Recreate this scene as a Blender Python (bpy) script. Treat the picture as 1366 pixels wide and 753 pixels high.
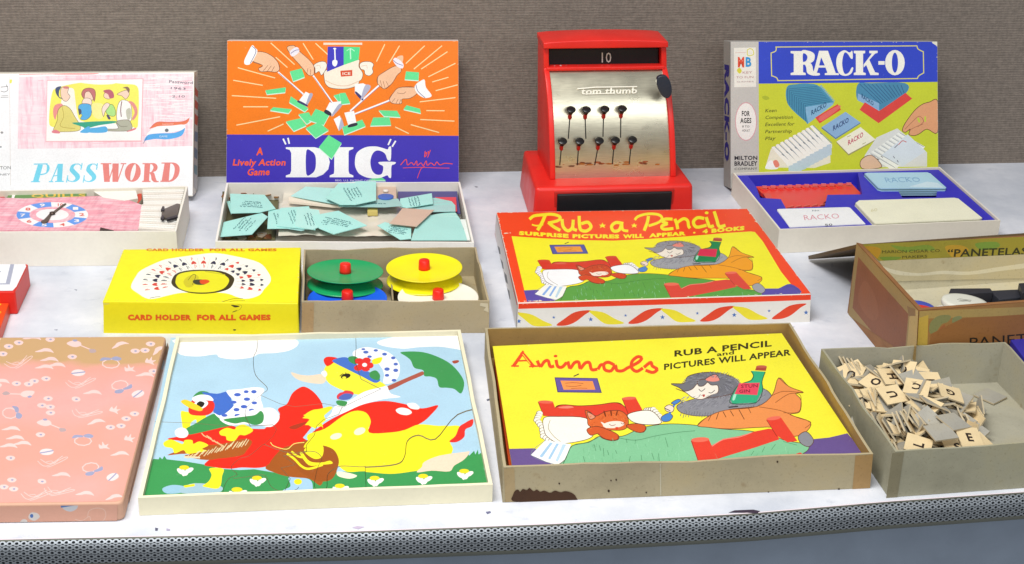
import bpy, bmesh, math, random
from mathutils import Vector, Matrix, noise
from mathutils.geometry import delaunay_2d_cdt
random.seed(7)
for o in list(bpy.data.objects): bpy.data.objects.remove(o)
scene = bpy.context.scene; COL = scene.collection
RAD = math.radians
# ------------------------------------------------ camera (metres; the shelf top is z = 0)
F_PX, PITCH, ROLL, EYE = 1943.9, RAD(24), RAD(1.659), .6
c_, s_ = math.cos, math.sin
FWD = Vector((0, c_(PITCH), -s_(PITCH))); UP0 = Vector((0, s_(PITCH), c_(PITCH))); RT0 = Vector((1, 0, 0))
RT = RT0*c_(ROLL)+UP0*s_(ROLL); UP = -RT0*s_(ROLL)+UP0*c_(ROLL); CAM = Vector((0, 0, EYE))
cd = bpy.data.cameras.new('camera'); cam = bpy.data.objects.new('camera', cd); COL.objects.link(cam)
cd.sensor_width = 36; cd.lens = F_PX/1366*36; cd.clip_start = .02; cd.clip_end = 50
m = Matrix((RT, UP, -FWD)).transposed().to_4x4(); m.translation = CAM; cam.matrix_world = m
scene.camera = cam
# ------------------------------------------------ light: a room's ceiling lights, soft and overhead, and an added front fill
w = bpy.data.worlds.new('World'); scene.world = w; w.use_nodes = True
bg = w.node_tree.nodes['Background']; bg.inputs[0].default_value = (.93, .96, 1, 1); bg.inputs[1].default_value = .32
def area(name, loc, target, sx, sy, power, col):
    ld = bpy.data.lights.new(name, 'AREA'); ld.shape = 'RECTANGLE'; ld.size = sx; ld.size_y = sy
    ld.energy = power; ld.color = col
    o = bpy.data.objects.new(name, ld); COL.objects.link(o); o.location = loc
    o.rotation_euler = (Vector(target)-Vector(loc)).to_track_quat('-Z', 'Y').to_euler(); return o
area('ceiling_light', (-.35, .62, 1.5), (0, 1.1, 0), 1.0, .55, 26, (1, .985, .96)); area('front_fill_light', (.75, -1.2, 1.3), (.1, 1.3, .1), 2.0, .5, 19, (.95, .98, 1))  # second lamp is added: fills upright fronts, puts a bright band on the register plate
scene.view_settings.view_transform = 'Standard'; scene.view_settings.look = 'None'
scene.view_settings.exposure = 0.24; scene.view_settings.gamma = 1
scene.render.engine = 'CYCLES'
# ------------------------------------------------ measuring helpers: a sight line met with a real plane
def ray(px, py): return FWD*F_PX+RT*(px-683)+UP*(376.5-py)
def hit(px, py, P, N):
    d = ray(px, py); return CAM+d*((P-CAM).dot(N)/d.dot(N))
def at(px, py, z=0.): return hit(px, py, Vector((0, 0, z)), Vector((0, 0, 1)))
class Plane:
    def __init__(s, P0, ex, ey):
        s.P0 = Vector(P0); s.ex = Vector(ex).normalized(); ey = Vector(ey)
        s.n = s.ex.cross(ey).normalized(); s.ey = s.n.cross(s.ex)
    def uv(s, px, py):
        d = hit(px, py, s.P0, s.n)-s.P0; return (d.dot(s.ex), d.dot(s.ey))
    def p3(s, u, v, off=0.): return s.P0+s.ex*u+s.ey*v+s.n*off
    def at(s, px, py, off=0.): return s.p3(*s.uv(px, py), off)
def level(z): return Plane((0, 0, z), (1, 0, 0), (0, 1, 0))
def facade(A, B): return Plane(A, B-A, (0, 0, 1))          # the vertical face that runs from A to B
# ------------------------------------------------ materials
def lin(h):
    h = h.lstrip('#'); v = [int(h[i:i+2], 16)/255 for i in (0, 2, 4)]
    return [x/12.92 if x <= .04045 else ((x+.055)/1.055)**2.4 for x in v]
MATS = {}
def mat(h, rough=.55, kind='paper', k=.82, metal=0., spec=.4):
    key = (h, rough, kind, k, metal)
    if key in MATS: return MATS[key]
    mt = bpy.data.materials.new(f'{kind}_{h}'); mt.use_nodes = True; nt = mt.node_tree; N = nt.nodes; L = nt.links
    b = N['Principled BSDF']; c = [x*k for x in lin(h)]
    b.inputs['Roughness'].default_value = rough; b.inputs['Metallic'].default_value = metal
    b.inputs['Specular IOR Level'].default_value = spec
    tc = N.new('ShaderNodeTexCoord')
    def nz(scale, det=4, rg=.55, stretch=None):
        n = N.new('ShaderNodeTexNoise'); n.inputs['Scale'].default_value = scale
        n.inputs['Detail'].default_value = det; n.inputs['Roughness'].default_value = rg
        if stretch:
            mp = N.new('ShaderNodeMapping'); mp.inputs['Scale'].default_value = stretch
            L.new(tc.outputs['Object'], mp.inputs[0]); L.new(mp.outputs[0], n.inputs['Vector'])
        else: L.new(tc.outputs['Object'], n.inputs['Vector'])
        return n.outputs['Fac']
    def ramp(src, stops):
        r = N.new('ShaderNodeValToRGB'); L.new(src, r.inputs[0])
        el = r.color_ramp.elements
        while len(el) < len(stops): el.new(.5)
        for e, (p, cc) in zip(el, stops): e.position = p; e.color = (*cc, 1)
        return r.outputs[0]
    def mul(a, bb, f=1.):
        x = N.new('ShaderNodeMix'); x.data_type = 'RGBA'; x.blend_type = 'MULTIPLY'; x.inputs[0].default_value = f
        L.new(a, x.inputs[6]); L.new(bb, x.inputs[7]); return x.outputs[2]
    def bump(src, s, d=.001):
        bp = N.new('ShaderNodeBump'); bp.inputs['Strength'].default_value = s; bp.inputs['Distance'].default_value = d
        L.new(src, bp.inputs['Height']); L.new(bp.outputs[0], b.inputs['Normal'])
    V = lambda t: [x*t for x in c]
    if kind == 'paper':      # printed or plain paper: faint mottling and fibre
        col = ramp(nz(26, 5, .6), [(.3, V(.95)), (.5, V(1.)), (.7, V(1.04))])
        pr = mul(col, ramp(nz(640, 2, .6), [(.32, (.95,)*3), (.6, (1.02,)*3)]))
        rub = N.new('ShaderNodeMix'); rub.data_type = 'RGBA'; rub.blend_type = 'MIX'
        L.new(ramp(nz(150, 5, .75), [(.66, (0,)*3), (.74, (.38,)*3)]), rub.inputs[0]); L.new(pr, rub.inputs[6])
        rub.inputs[7].default_value = (*[x*.6+.3 for x in c], 1); L.new(rub.outputs[2], b.inputs[0])
        bump(nz(220, 3), .12, .0004)
    elif kind == 'board':    # grey or tan chipboard: specks, stains, fibre
        col = ramp(nz(14, 6, .65), [(.3, V(.8)), (.5, V(1.)), (.72, [c[0]*1.08, c[1]*1.03, c[2]*.9])])
        fl = ramp(nz(520, 2), [(.28, (.8, .78, .74)), (.4, (1, 1, 1))])
        st = ramp(nz(70, 3, .4), [(.2, (.72, .62, .5)), (.3, (1, 1, 1))])
        L.new(mul(mul(col, fl, .8), st, .8), b.inputs[0]); bump(nz(300, 4), .3, .0005)
    elif kind == 'wrap':     # paper glued over a box: slight grain, rubbed patches
        col = ramp(nz(22, 5, .6), [(.3, V(.94)), (.55, V(1.)), (.8, V(1.03))])
        L.new(mul(col, ramp(nz(260, 3), [(.3, (.97,)*3), (.6, (1.,)*3)])), b.inputs[0]); bump(nz(120, 4), .2, .0006)
    elif kind == 'wood':
        g = nz(16, 5, .6, (1, 1, 9)); col = ramp(g, [(.25, V(.7)), (.5, V(1.)), (.75, V(1.12))])
        L.new(mul(col, ramp(nz(55, 4), [(.3, (.85, .82, .78)), (.6, (1, 1, 1))])), b.inputs[0]); bump(g, .15, .0008)
    elif kind == 'plastic':
        L.new(ramp(nz(30, 4), [(.3, V(.94)), (.7, V(1.03))]), b.inputs[0])
        rr = N.new('ShaderNodeMapRange'); L.new(nz(60, 5), rr.inputs[0]); rr.inputs[3].default_value = rough-.08; rr.inputs[4].default_value = rough+.16
        L.new(rr.outputs[0], b.inputs['Roughness'])
    elif kind == 'enamel':   # the painted tin toy: chips and scuffed gloss
        col = ramp(nz(26, 5), [(.3, V(.88)), (.7, V(1.04))]); L.new(mul(col, ramp(nz(90, 6, .7), [(.2, (.5, .42, .4)), (.27, (1, 1, 1))])), b.inputs[0])
        rr = N.new('ShaderNodeMapRange'); L.new(nz(40, 6), rr.inputs[0]); rr.inputs[3].default_value = rough-.1; rr.inputs[4].default_value = rough+.25
        L.new(rr.outputs[0], b.inputs['Roughness']); bump(nz(60, 3), .05)
    elif kind == 'brushed':
        g = nz(60, 6, .7, (1, 1, 22)); col = ramp(g, [(.3, V(.8)), (.7, V(1.1))])
        sp = ramp(nz(75, 6, .75), [(.22, (.35, .28, .2)), (.36, (1, 1, 1))])
        L.new(mul(col, sp), b.inputs[0]); bump(g, .08, .0004)
        rr = N.new('ShaderNodeMapRange'); L.new(nz(30, 6), rr.inputs[0]); rr.inputs[3].default_value = rough-.1; rr.inputs[4].default_value = rough+.18
        L.new(rr.outputs[0], b.inputs['Roughness'])
    elif kind == 'cloth':    # woven backdrop: fine horizontal cords crossed by threads
        mp = N.new('ShaderNodeMapping'); L.new(tc.outputs['Object'], mp.inputs[0])
        wv = N.new('ShaderNodeTexWave'); wv.wave_type = 'BANDS'; wv.bands_direction = 'Z'; wv.inputs['Scale'].default_value = 105
        wv.inputs['Distortion'].default_value = 2.2; wv.inputs['Detail'].default_value = 3; wv.inputs['Detail Scale'].default_value = 3
        L.new(mp.outputs[0], wv.inputs[0])
        th = nz(300, 3, .6, (1, 1, .5)); blot = nz(230, 3, .7, (.35, .35, 2.2))
        a = ramp(wv.outputs[0], [(.1, V(.84)), (.8, V(1.08))])
        cc = mul(mul(a, ramp(th, [(.3, (.8, .8, .8)), (.65, (1.06, 1.05, 1.04))])), ramp(blot, [(.3, (.82,)*3), (.65, (1.08,)*3)]))
        cc = mul(cc, ramp(nz(3.5, 3), [(.3, (.93, .92, .92)), (.7, (1.03, 1.03, 1.03))])); L.new(cc, b.inputs[0])
        bump(blot, .5, .0015)
    elif kind == 'shelf':    # white laminate gone bluish grey in clouds, with scuffs
        a = ramp(nz(7, 7, .66), [(.34, [c[0]*.62, c[1]*.65, c[2]*.695]), (.5, [c[0]*.77, c[1]*.79, c[2]*.82]), (.68, V(.96))])
        d = ramp(nz(34, 5, .7, (1, 1.6, 1)), [(.24, (.74, .76, .8)), (.4, (1, 1, 1))])
        e = ramp(nz(75, 2, .3), [(.17, (.4, .4, .42)), (.2, (1, 1, 1))])
        L.new(mul(mul(a, d), e), b.inputs[0]); bump(nz(9, 6, .6), .35, .004)
    elif kind == 'clear':
        b.inputs['Base Color'].default_value = (*c, 1); b.inputs['Transmission Weight'].default_value = .8; b.inputs['IOR'].default_value = 1.2
        b.inputs['Alpha'].default_value = .55; bump(nz(25, 4), .9, .004)
    elif kind == 'linen':    # pink linen-print paper with white flecks
        g1 = nz(210, 3, .7, (.16, 1, 1)); g2 = nz(210, 3, .7, (1, .16, .16))
        W_ = [.8]*3
        a = ramp(g1, [(.42, c), (.66, [c[i]*.5+W_[i]*.5 for i in range(3)])])
        cc = mul(a, ramp(g2, [(.3, (.86, .7, .76)), (.55, (1, 1, 1))])); L.new(cc, b.inputs[0])
    else: b.inputs['Base Color'].default_value = (*c, 1)
    MATS[key] = mt; return mt
# ------------------------------------------------ objects
def tag(o, label=None, cat=None, group=None, kind=None):
    for k, v in (('label', label), ('category', cat), ('group', group), ('kind', kind)):
        if v: o[k] = v
    return o
def thing(name, label, cat, loc=(0, 0, 0), group=None):
    o = bpy.data.objects.new(name, None); o.empty_display_size = .02; COL.objects.link(o); o.location = Vector(loc)
    return tag(o, label, cat, group)
def wloc(o):
    v = Vector(o.location)
    while o.parent: o = o.parent; v += Vector(o.location)
    return v
def obj(name, vs, fs, mats, parent=None, mi=None, smooth=False, loc=None, bevel=0):
    base = wloc(parent) if parent else Vector((0, 0, 0))
    L0 = Vector(loc) if loc is not None else base
    me = bpy.data.meshes.new(name); me.from_pydata([tuple(Vector(v)-L0) for v in vs], [], fs)
    if not isinstance(mats, (list, tuple)): mats = [mats]
    for x in mats: me.materials.append(x)
    if mi: me.polygons.foreach_set('material_index', mi)
    if smooth: me.shade_smooth()
    me.validate(); me.update()
    o = bpy.data.objects.new(name, me); COL.objects.link(o)
    if parent: o.parent = parent
    o.location = L0-base
    if bevel:
        bm = bmesh.new(); bm.from_mesh(me); bmesh.ops.remove_doubles(bm, verts=bm.verts, dist=1e-6)
        bmesh.ops.bevel(bm, geom=[e for e in bm.edges if len(e.link_faces) == 2 and e.calc_face_angle(0) > .4], offset=bevel, segments=3, affect='EDGES', profile=.6)
        bmesh.ops.recalc_face_normals(bm, faces=bm.faces); bm.to_mesh(me); bm.free()
        me.shade_smooth()
        try: me.set_sharp_from_angle(angle=RAD(38))
        except Exception: pass
    return o
def fixn(o):
    bm = bmesh.new(); bm.from_mesh(o.data); bmesh.ops.recalc_face_normals(bm, faces=bm.faces); bm.to_mesh(o.data); bm.free(); return o
def prism(pts, dz, n=None):
    """closed prism: pts (CCW from outside) as the top, extruded by vector dz"""
    dz = Vector((0, 0, dz)) if not isinstance(dz, Vector) else dz
    k = len(pts); vs = [Vector(p) for p in pts]+[Vector(p)+dz for p in pts]
    fs = [tuple(range(k)), tuple(range(2*k-1, k-1, -1))]+[(i, i+k, (i+1) % k+k, (i+1) % k) for i in range(k)]
    return vs, fs
def merge(*parts):
    V, Fc = [], []
    for vs, fs in parts:
        b = len(V); V += list(vs); Fc += [tuple(i+b for i in f) for f in fs]
    return V, Fc
def lathe(prof, c, seg=40, M=None):
    vs, fs = [], []; n = len(prof)
    for i in range(seg):
        a = 2*math.pi*i/seg
        for r, z in prof:
            v = Vector((r*c_(a), r*s_(a), z)); vs.append((M @ v if M else v)+Vector(c))
    for i in range(seg):
        for j in range(n-1):
            a = i*n+j; b = ((i+1) % seg)*n+j; fs.append((a, b, b+1, a+1))
    return vs, fs
def box(x0, x1, y0, y1, z0, z1, M=None):
    vs = [Vector(p) for p in ((x0, y0, z1), (x1, y0, z1), (x1, y1, z1), (x0, y1, z1))]
    v, f = prism(vs, z0-z1); return ([M @ p for p in v] if M else v), f
# ------------------------------------------------ printed artwork: flat shapes laid on a real face
def spline(pts, closed=True, n=4):
    out = []; k = len(pts)
    rng = range(k if closed else k-1)
    for i in rng:
        P = [pts[(i+j) % k] if closed else pts[min(max(i+j, 0), k-1)] for j in (-1, 0, 1, 2)]
        for q in range(n):
            t = q/n
            out.append(tuple(.5*(2*P[1][a]+(P[2][a]-P[0][a])*t+(2*P[0][a]-5*P[1][a]+4*P[2][a]-P[3][a])*t*t+(3*P[1][a]-P[0][a]-3*P[2][a]+P[3][a])*t**3) for a in (0, 1)))
    if not closed: out.append(pts[-1])
    return out
def strip(pts, w, taper=False):
    out = []; k = len(pts)
    for i in range(k-1):
        (x0, y0), (x1, y1) = pts[i], pts[i+1]; dx, dy = x1-x0, y1-y0; l = math.hypot(dx, dy) or 1
        h = w/2*(1-.8*i/(k-1) if taper else 1); nx, ny = -dy/l*h, dx/l*h; e = min(h*.5, l*.3)
        ax, ay = dx/l*e, dy/l*e
        out.append([(x0+nx-ax, y0+ny-ay), (x1+nx+ax, y1+ny+ay), (x1-nx+ax, y1-ny+ay), (x0-nx-ax, y0-ny-ay)])
    return out
GL = {}
def glyphs(text, bold):
    key = (text, bold)
    if key not in GL:
        cu = bpy.data.curves.new('lettering', 'FONT'); cu.body = text; cu.resolution_u = 2; cu.offset = bold; cu.space_character = 1+2.2*max(bold, 0)
        to = bpy.data.objects.new('t', cu); me = to.to_mesh()
        vs = [(v.co.x, v.co.y) for v in me.vertices]; fs = [tuple(p.vertices) for p in me.polygons]
        to.to_mesh_clear(); bpy.data.objects.remove(to); bpy.data.curves.remove(cu); GL[key] = (vs, fs)
    return GL[key]
def parse(src, xf=None, cmap=None):
    """list of ('poly', colour, pts) and ('text', ...) in photograph pixels"""
    ox = oy = 0.; sc = 1.; out = []; cm = cmap or {}
    def P(tok):
        x, y = (float(v) for v in tok.split(','))
        if xf: x, y = xf(x, y)
        return (ox+x/sc, oy+y/sc)
    for ln in src.strip().splitlines():
        ln = ln.strip()
        if not ln or ln[0] == '#': continue
        if ln[0] == '@': ox, oy, sc = (float(v) for v in ln[1:].split(',')); continue
        t = ln.split('"')
        if ln[0] == 't':                     # t colour "text" x0,y0 x1,y1 height shear bold
            col = t[0].split()[1]; a = t[2].split(); p0, p1 = P(a[0]), P(a[1])
            out.append(('text', cm.get(col, col), t[1], p0, p1, float(a[2])/sc, float(a[3]) if len(a) > 3 else 0., float(a[4]) if len(a) > 4 else 0.)); continue
        a = ln.split(); k, col = a[0], cm.get(a[1], a[1])
        if k == 'p': out.append(('poly', col, [P(x) for x in a[2:]]))
        elif k in 'so':
            pts = spline([P(x) for x in a[2:]]); out.append(('poly', col, pts))
            if k == 'o':
                for q in strip(pts+pts[:1], 2.4/sc): out.append(('poly', '5c3420', q))
        elif k in 'lL':
            pts = [P(x) for x in a[3:]]
            if k == 'L': pts = spline(pts, False, 4)
            for q in strip(pts, float(a[2])/sc): out.append(('poly', col, q))
        elif k == 'e':
            v = [float(x) for x in a[2].split(',')]; an = RAD(v[4]) if len(v) > 4 else 0
            pts = []
            for i in range(20):
                u, q = v[2]*c_(i*math.pi/10), v[3]*s_(i*math.pi/10); x, y = v[0]+u*c_(an)-q*s_(an), v[1]+u*s_(an)+q*c_(an)
                pts.append(P(f'{x},{y}'))
            out.append(('poly', col, pts))
    return out
def inside(x, y, poly):
    c = False; j = len(poly)-1
    for i in range(len(poly)):
        xi, yi = poly[i]; xj, yj = poly[j]
        if (yi > y) != (yj > y) and x < (xj-xi)*(y-yi)/(yj-yi)+xi: c = not c
        j = i
    return c
def arrange(polys, base, gaps=()):
    """planar subdivision: triangles with the index of the topmost shape (-1 = base, None = cut away)"""
    vs, es = [], []
    for pl in [base]+list(polys)+list(gaps):
        b = len(vs); n = len(pl); vs += [Vector((p[0]*1000, p[1]*1000)) for p in pl]; es += [(b+i, b+(i+1) % n) for i in range(n)]
    V, E_, Fc, *_ = delaunay_2d_cdt(vs, es, [], 0, 1e-4)
    V = [(v.x/1000, v.y/1000) for v in V]; out = []
    bb = [(min(p[0] for p in q), max(p[0] for p in q), min(p[1] for p in q), max(p[1] for p in q)) for q in polys]
    gb = [(min(p[0] for p in q), max(p[0] for p in q), min(p[1] for p in q), max(p[1] for p in q)) for q in gaps]
    for f in Fc:
        x = sum(V[i][0] for i in f)/3; y = sum(V[i][1] for i in f)/3
        if not inside(x, y, base): continue
        g = None
        for q, b in zip(gaps, gb):
            if b[0] <= x <= b[1] and b[2] <= y <= b[3] and inside(x, y, q): g = True; break
        if g: continue
        hitk = -1
        for k in range(len(polys)-1, -1, -1):
            b = bb[k]
            if b[0] <= x <= b[1] and b[2] <= y <= b[3] and inside(x, y, polys[k]): hitk = k; break
        out.append((f, hitk))
    return V, out
def art(name, parent, plane, base_px, basecol, src, off=.00015, rough=.5, kind='paper', xf=None, cmap=None, special=None):
    """one printed sheet as a part, with its lettering as a sub-part"""
    items = src if isinstance(src, list) else parse(src, xf, cmap)
    base = [plane.uv(*p) for p in base_px]
    pol = [i for i in items if i[0] == 'poly']; txt = [i for i in items if i[0] == 'text']
    V, T = arrange([[plane.uv(*p) for p in i[2]] for i in pol], base)
    cols = [basecol]; mi, fs = [], []
    for f, k in T:
        c = basecol if k < 0 else pol[k][1]
        if c not in cols: cols.append(c)
        mi.append(cols.index(c)); a, b_, c3 = (V[i] for i in f)
        fs.append(tuple(f) if (b_[0]-a[0])*(c3[1]-a[1])-(b_[1]-a[1])*(c3[0]-a[0]) > 0 else tuple(reversed(f)))
    sp = special or {}
    o = obj(name, [plane.p3(x, y, off) for x, y in V], fs, [sp.get(c) or mat(c, rough, kind) for c in cols], parent, mi)
    if txt: lettering(o, plane, txt, off+.00012, rough)
    return o
def lettering(parent, plane, txt, off, rough=.5, thick=0):
    CAPH = max(v[1] for v in glyphs('H', 0.)[0])
    vs, fs, mi, cols = [], [], [], []
    for _, col, s, p0, p1, h, sh, bold in txt:
        gv, gf = glyphs(s, bold)
        if not gv: continue
        if col not in cols: cols.append(col)
        x0 = min(v[0] for v in gv); x1 = max(v[0] for v in gv); b = len(vs)
        dx, dy = p1[0]-p0[0], p1[1]-p0[1]
        for x, y in gv:
            t = (x-x0)/(x1-x0); yy = y/CAPH*h
            u = (p0[0]+dx*t+sh*yy, p0[1]+dy*t-yy); vs.append(plane.at(*u, off))
        for f in gf: fs.append(tuple(i+b for i in f)); mi.append(cols.index(col))
    o = obj('lettering', vs, fs, [mat(c, rough) for c in cols], parent, mi)
    bm = bmesh.new(); bm.from_mesh(o.data)
    for f in bm.faces:
        if f.normal.dot(plane.n) < 0: f.normal_flip()
    bm.to_mesh(o.data); bm.free(); return o
# ------------------------------------------------ boxes and trays
def wallstrip(A, B, a, b_, h, z0, jit, seed, n=14, bow=0.):
    """one upright side of a tray from outer A-B to inner a-b_, rim slightly wavy"""
    vs, fs = [], []; rnd = random.Random(seed); ph = rnd.uniform(0, 9)
    for i in range(n+1):
        t = i/n; k = s_(math.pi*t); dz = jit*k*(noise.noise(Vector((t*3.1+ph, seed, 0)))+.5*noise.noise(Vector((t*11+ph, seed, 2))))
        out = (A-B).cross(Vector((0, 0, 1))).normalized()*(-bow*k+jit*.5*k*noise.noise(Vector((t*4+ph, 3, seed))))
        O = A.lerp(B, t); I = a.lerp(b_, t)
        vs += [Vector((O.x, O.y, z0)), Vector((O.x, O.y, h+dz))+out, Vector((I.x, I.y, h+dz))+out, Vector((I.x, I.y, z0))]
    for i in range(n):
        b0 = i*4
        for j in range(4): fs.append((b0+j, b0+(j+1) % 4, b0+4+(j+1) % 4, b0+4+j))
    fs += [(0, 3, 2, 1), (n*4, n*4+1, n*4+2, n*4+3)]
    return vs, fs
def tray(name, label, cat, px, h, mo, mi_, t=.0018, floor=.0018, jit=.0008, bow=0., top=None, seed=1, bottom=None, parent_group=None):
    """open box; px = rim corners TL TR BR BL seen in the photograph at height h"""
    O = [at(*p, h) for p in px] if not isinstance(px[0], Vector) else [Vector((p.x, p.y, h)) for p in px]
    c = sum(O, Vector())/4; th = thing(name, label, cat, (c.x, c.y, 0), parent_group)
    I = []
    for i in range(4):
        p, q, r = O[i], O[(i+1) % 4], O[i-1]; d1 = (q-p).normalized(); d2 = (r-p).normalized()
        I.append(p+(d1+d2)*t/abs(d1.cross(d2).z))
    for i in range(4):
        v, f = wallstrip(O[i], O[(i+1) % 4], I[i], I[(i+1) % 4], h, 0.0002, jit, seed*10+i, bow=bow)
        o = obj('side_panel', v, f, [mo, mi_], th)
        fixn(o)
        cc = Vector((c.x, c.y, 0))-Vector(th.location)
        for p in o.data.polygons:
            if abs(p.normal.z) < .5 and p.normal.dot(cc-Vector((p.center.x, p.center.y, 0))) > 0: p.material_index = 1
    J = [p.lerp(c, .0005) for p in I]
    v, f = prism([Vector((p.x, p.y, floor)) for p in reversed(J)], -(floor-.0004)); obj('base_panel', v, f, mi_, th)
    th['_'] = 0; del th['_']
    return th, O, I
def rounded(O, r, n=6):
    out = []
    for i in range(4):
        p, a, b = O[i], O[i-1], O[(i+1) % 4]; d1 = (a-p).normalized(); d2 = (b-p).normalized()
        P1, P2 = p+d1*r, p+d2*r
        for k in range(n+1): t = k/n; out.append(P1*(1-t)**2+p*2*t*(1-t)+P2*t*t)
    return out
def closedbox(name, label, cat, px, h, m, bevel=.0008, group=None, round_=0):
    O = [at(*p, h) for p in px]; c = sum(O, Vector())/4; th = thing(name, label, cat, (c.x, c.y, 0), group)
    R_ = rounded(O, max(round_, .0012), 6 if round_ else 2); Q = []
    for i, p in enumerate(R_):          # old board: the sides are not quite straight
        q = R_[(i+1) % len(R_)]; n_ = max(1, int((q-p).length/.018)); d = (q-p).normalized(); s = Vector((-d.y, d.x, 0))
        for k in range(n_):
            t = k/n_; a_ = p.lerp(q, t); Q.append(a_+s*(-.0007*abs(noise.noise(a_*22))*math.sin(math.pi*t)**.5 if n_ > 1 else 0))
    v, f = prism(list(reversed(Q)), -(h-.0003))
    obj('box_body', v, f, m, th, bevel=bevel); return th, O
def scuffs(edge, n, size, col='efe2c8', seed=3, lo=0., hi=1.):
    """worn flecks along a pixel edge"""
    r = random.Random(seed); out = []
    (x0, y0), (x1, y1) = edge
    for _ in range(n):
        t = r.uniform(lo, hi); x, y = x0+(x1-x0)*t, y0+(y1-y0)*t; s = size*r.uniform(.3, 1)
        out.append(('poly', col, [(x+s*r.uniform(.4, 1.6)*c_(a)+0, y+.45*s*r.uniform(.5, 1.2)*s_(a)) for a in (0, 1.1, 2.0, 3.1, 4.2, 5.3)]))
    return out
def wash(name, parent, plane, px, src, **k): return art(name, parent, plane, px, 'ffffff', src, **k)
def sheet(name, pts, thick, m, parent=None, **k):
    v, f = prism([Vector(p) for p in pts], -thick); o = obj(name, v, f, m, parent, **k); fixn(o); return o
# ================================================================= the setting
edge_px = [(-420, 731), (-160, 724), (0, 719.5), (230, 714.5), (460, 709), (730, 699), (1000, 684.5), (1180, 669), (1366, 656), (1560, 640), (1860, 618)]
front = [at(x, y) for x, y in edge_px]
WA, WB = at(-400, 247.5), at(1800, 210); wd = (WB-WA).normalized(); wn = Vector((wd.y, -wd.x, 0))       # foot of the backdrop
back_pts = [WA-wn*.06, WB-wn*.06]
vs = [Vector(p) for p in front]+[Vector((back_pts[1].x, back_pts[1].y, 0)), Vector((back_pts[0].x, back_pts[0].y, 0))]
v, f = prism(vs, -.004); tag(fixn(obj('shelf', v, f, mat('f8f9ff', .42, 'shelf', .86))), kind='structure')
# backdrop cloth, leaning a little
lean = RAD(5); up = Vector((0, 0, c_(lean)))-wn*s_(lean)
A0, B0 = WA-wd*.6-up*.03, WB+wd*.6-up*.03; n1 = 40
vs, fs = [], []
for i in range(n1+1):
    p = A0.lerp(B0, i/n1); vs += [p, p+up*1.3]
fs = [(i*2, i*2+2, i*2+3, i*2+1) for i in range(n1)]
v2 = [p-wn*.01 for p in vs]; o = obj('backdrop_wall', vs, fs, mat('7a7067', .9, 'cloth', 1.0), smooth=True); tag(fixn(o), kind='structure')
# perforated bull-nose strip along the front edge
SN = []; arc = [0]
for a, b in zip(front, front[1:]): arc.append(arc[-1]+(b-a).length)
def edgept(s):
    for i in range(len(arc)-1):
        if s <= arc[i+1] or i == len(arc)-2:
            t = (s-arc[i])/(arc[i+1]-arc[i]); p = front[i].lerp(front[i+1], t); d = (front[i+1]-front[i]).normalized(); return p, Vector((d.y, -d.x, 0))
prof = [(0, .0002), (.0022, -.0002), (.0042, -.0014), (.0060, -.0034), (.0070, -.0058), (.0076, -.0085), (.0078, -.0110), (.0078, -.0137), (.0078, -.0162), (.0074, -.0192), (.006, -.0215)]
def pf(q):
    q = min(max(q, 0), len(prof)-1.001); i = int(q); t = q-i
    return prof[i][0]*(1-t)+prof[i+1][0]*t, prof[i][1]*(1-t)+prof[i+1][1]*t
plen = [0]
for a, b in zip(prof, prof[1:]): plen.append(plen[-1]+math.hypot(b[0]-a[0], b[1]-a[1]))
def prof_at(l):
    for i in range(len(plen)-1):
        if l <= plen[i+1] or i == len(plen)-2:
            t = (l-plen[i])/(plen[i+1]-plen[i]); return prof[i][0]*(1-t)+prof[i+1][0]*t, prof[i][1]*(1-t)+prof[i+1][1]*t
def surf(s, l):
    p, n = edgept(s); d, z = prof_at(l); return p+n*d+Vector((0, 0, z))
pitch, row = .00495, .0037; vs, fs = [], []
nrow = 5; l0 = .0026
ncell = int((arc[-1]-.01)/pitch)
for r in range(nrow):
    for i in range(ncell):
        s = .004+(i+(.5 if r % 2 else 0))*pitch; l = l0+r*row+row/2; b = len(vs); K = 8
        for k in range(K):
            a = 2*math.pi*(k+.5)/K; rx, ry = c_(a), s_(a); q = max(abs(rx), abs(ry))
            vs.append(surf(s+rx/q*pitch/2, l+ry/q*row/2))
        for k in range(K):
            a = 2*math.pi*(k+.5)/K; vs.append(surf(s+c_(a)*.00128, l+s_(a)*.00108))
        for k in range(K):
            a = 2*math.pi*(k+.5)/K; p = surf(s+c_(a)*.0012, l+s_(a)*.0010); _, nn = edgept(s); vs.append(p-nn*.0008+Vector((0, 0, -.0003)))
        for k in range(K): fs += [(b+k, b+(k+1) % K, b+K+(k+1) % K, b+K+k), (b+K+k, b+K+(k+1) % K, b+2*K+(k+1) % K, b+2*K+k)]
metal = mat('a0a6ac', .55, 'plastic', .85, .85)
strip_o = obj('perforated_edge_strip', vs, fs, metal, smooth=False); tag(strip_o, kind='structure')
def ribbon(la, lb, n=4, off=0.):
    vs, fs = [], []; S = 60
    for i in range(S+1):
        s = arc[-1]*i/S; _, nn = edgept(s)
        for j in range(n+1): vs.append(surf(s, la+(lb-la)*j/n)-nn*off-Vector((0, 0, off*.5)))
    for i in range(S):
        for j in range(n): b = i*(n+1)+j; fs.append((b, b+1, b+n+2, b+n+1))
    return vs, fs
v, f = merge(ribbon(0, l0), ribbon(l0+nrow*row, plen[-1])); obj('strip_flange', v, f, mat('808278', .4, 'plastic', .75, .6), strip_o, smooth=True)
v, f = ribbon(l0-.001, l0+nrow*row+.001, 8, .0016); obj('strip_backing', v, f, mat('242a32', .8, 'flat'), strip_o)
v, f = ribbon(0, .0009, 1, -.0002); obj('shelf_lip', v, f, mat('f6e6ec', .5, 'flat', .8), strip_o)
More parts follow.
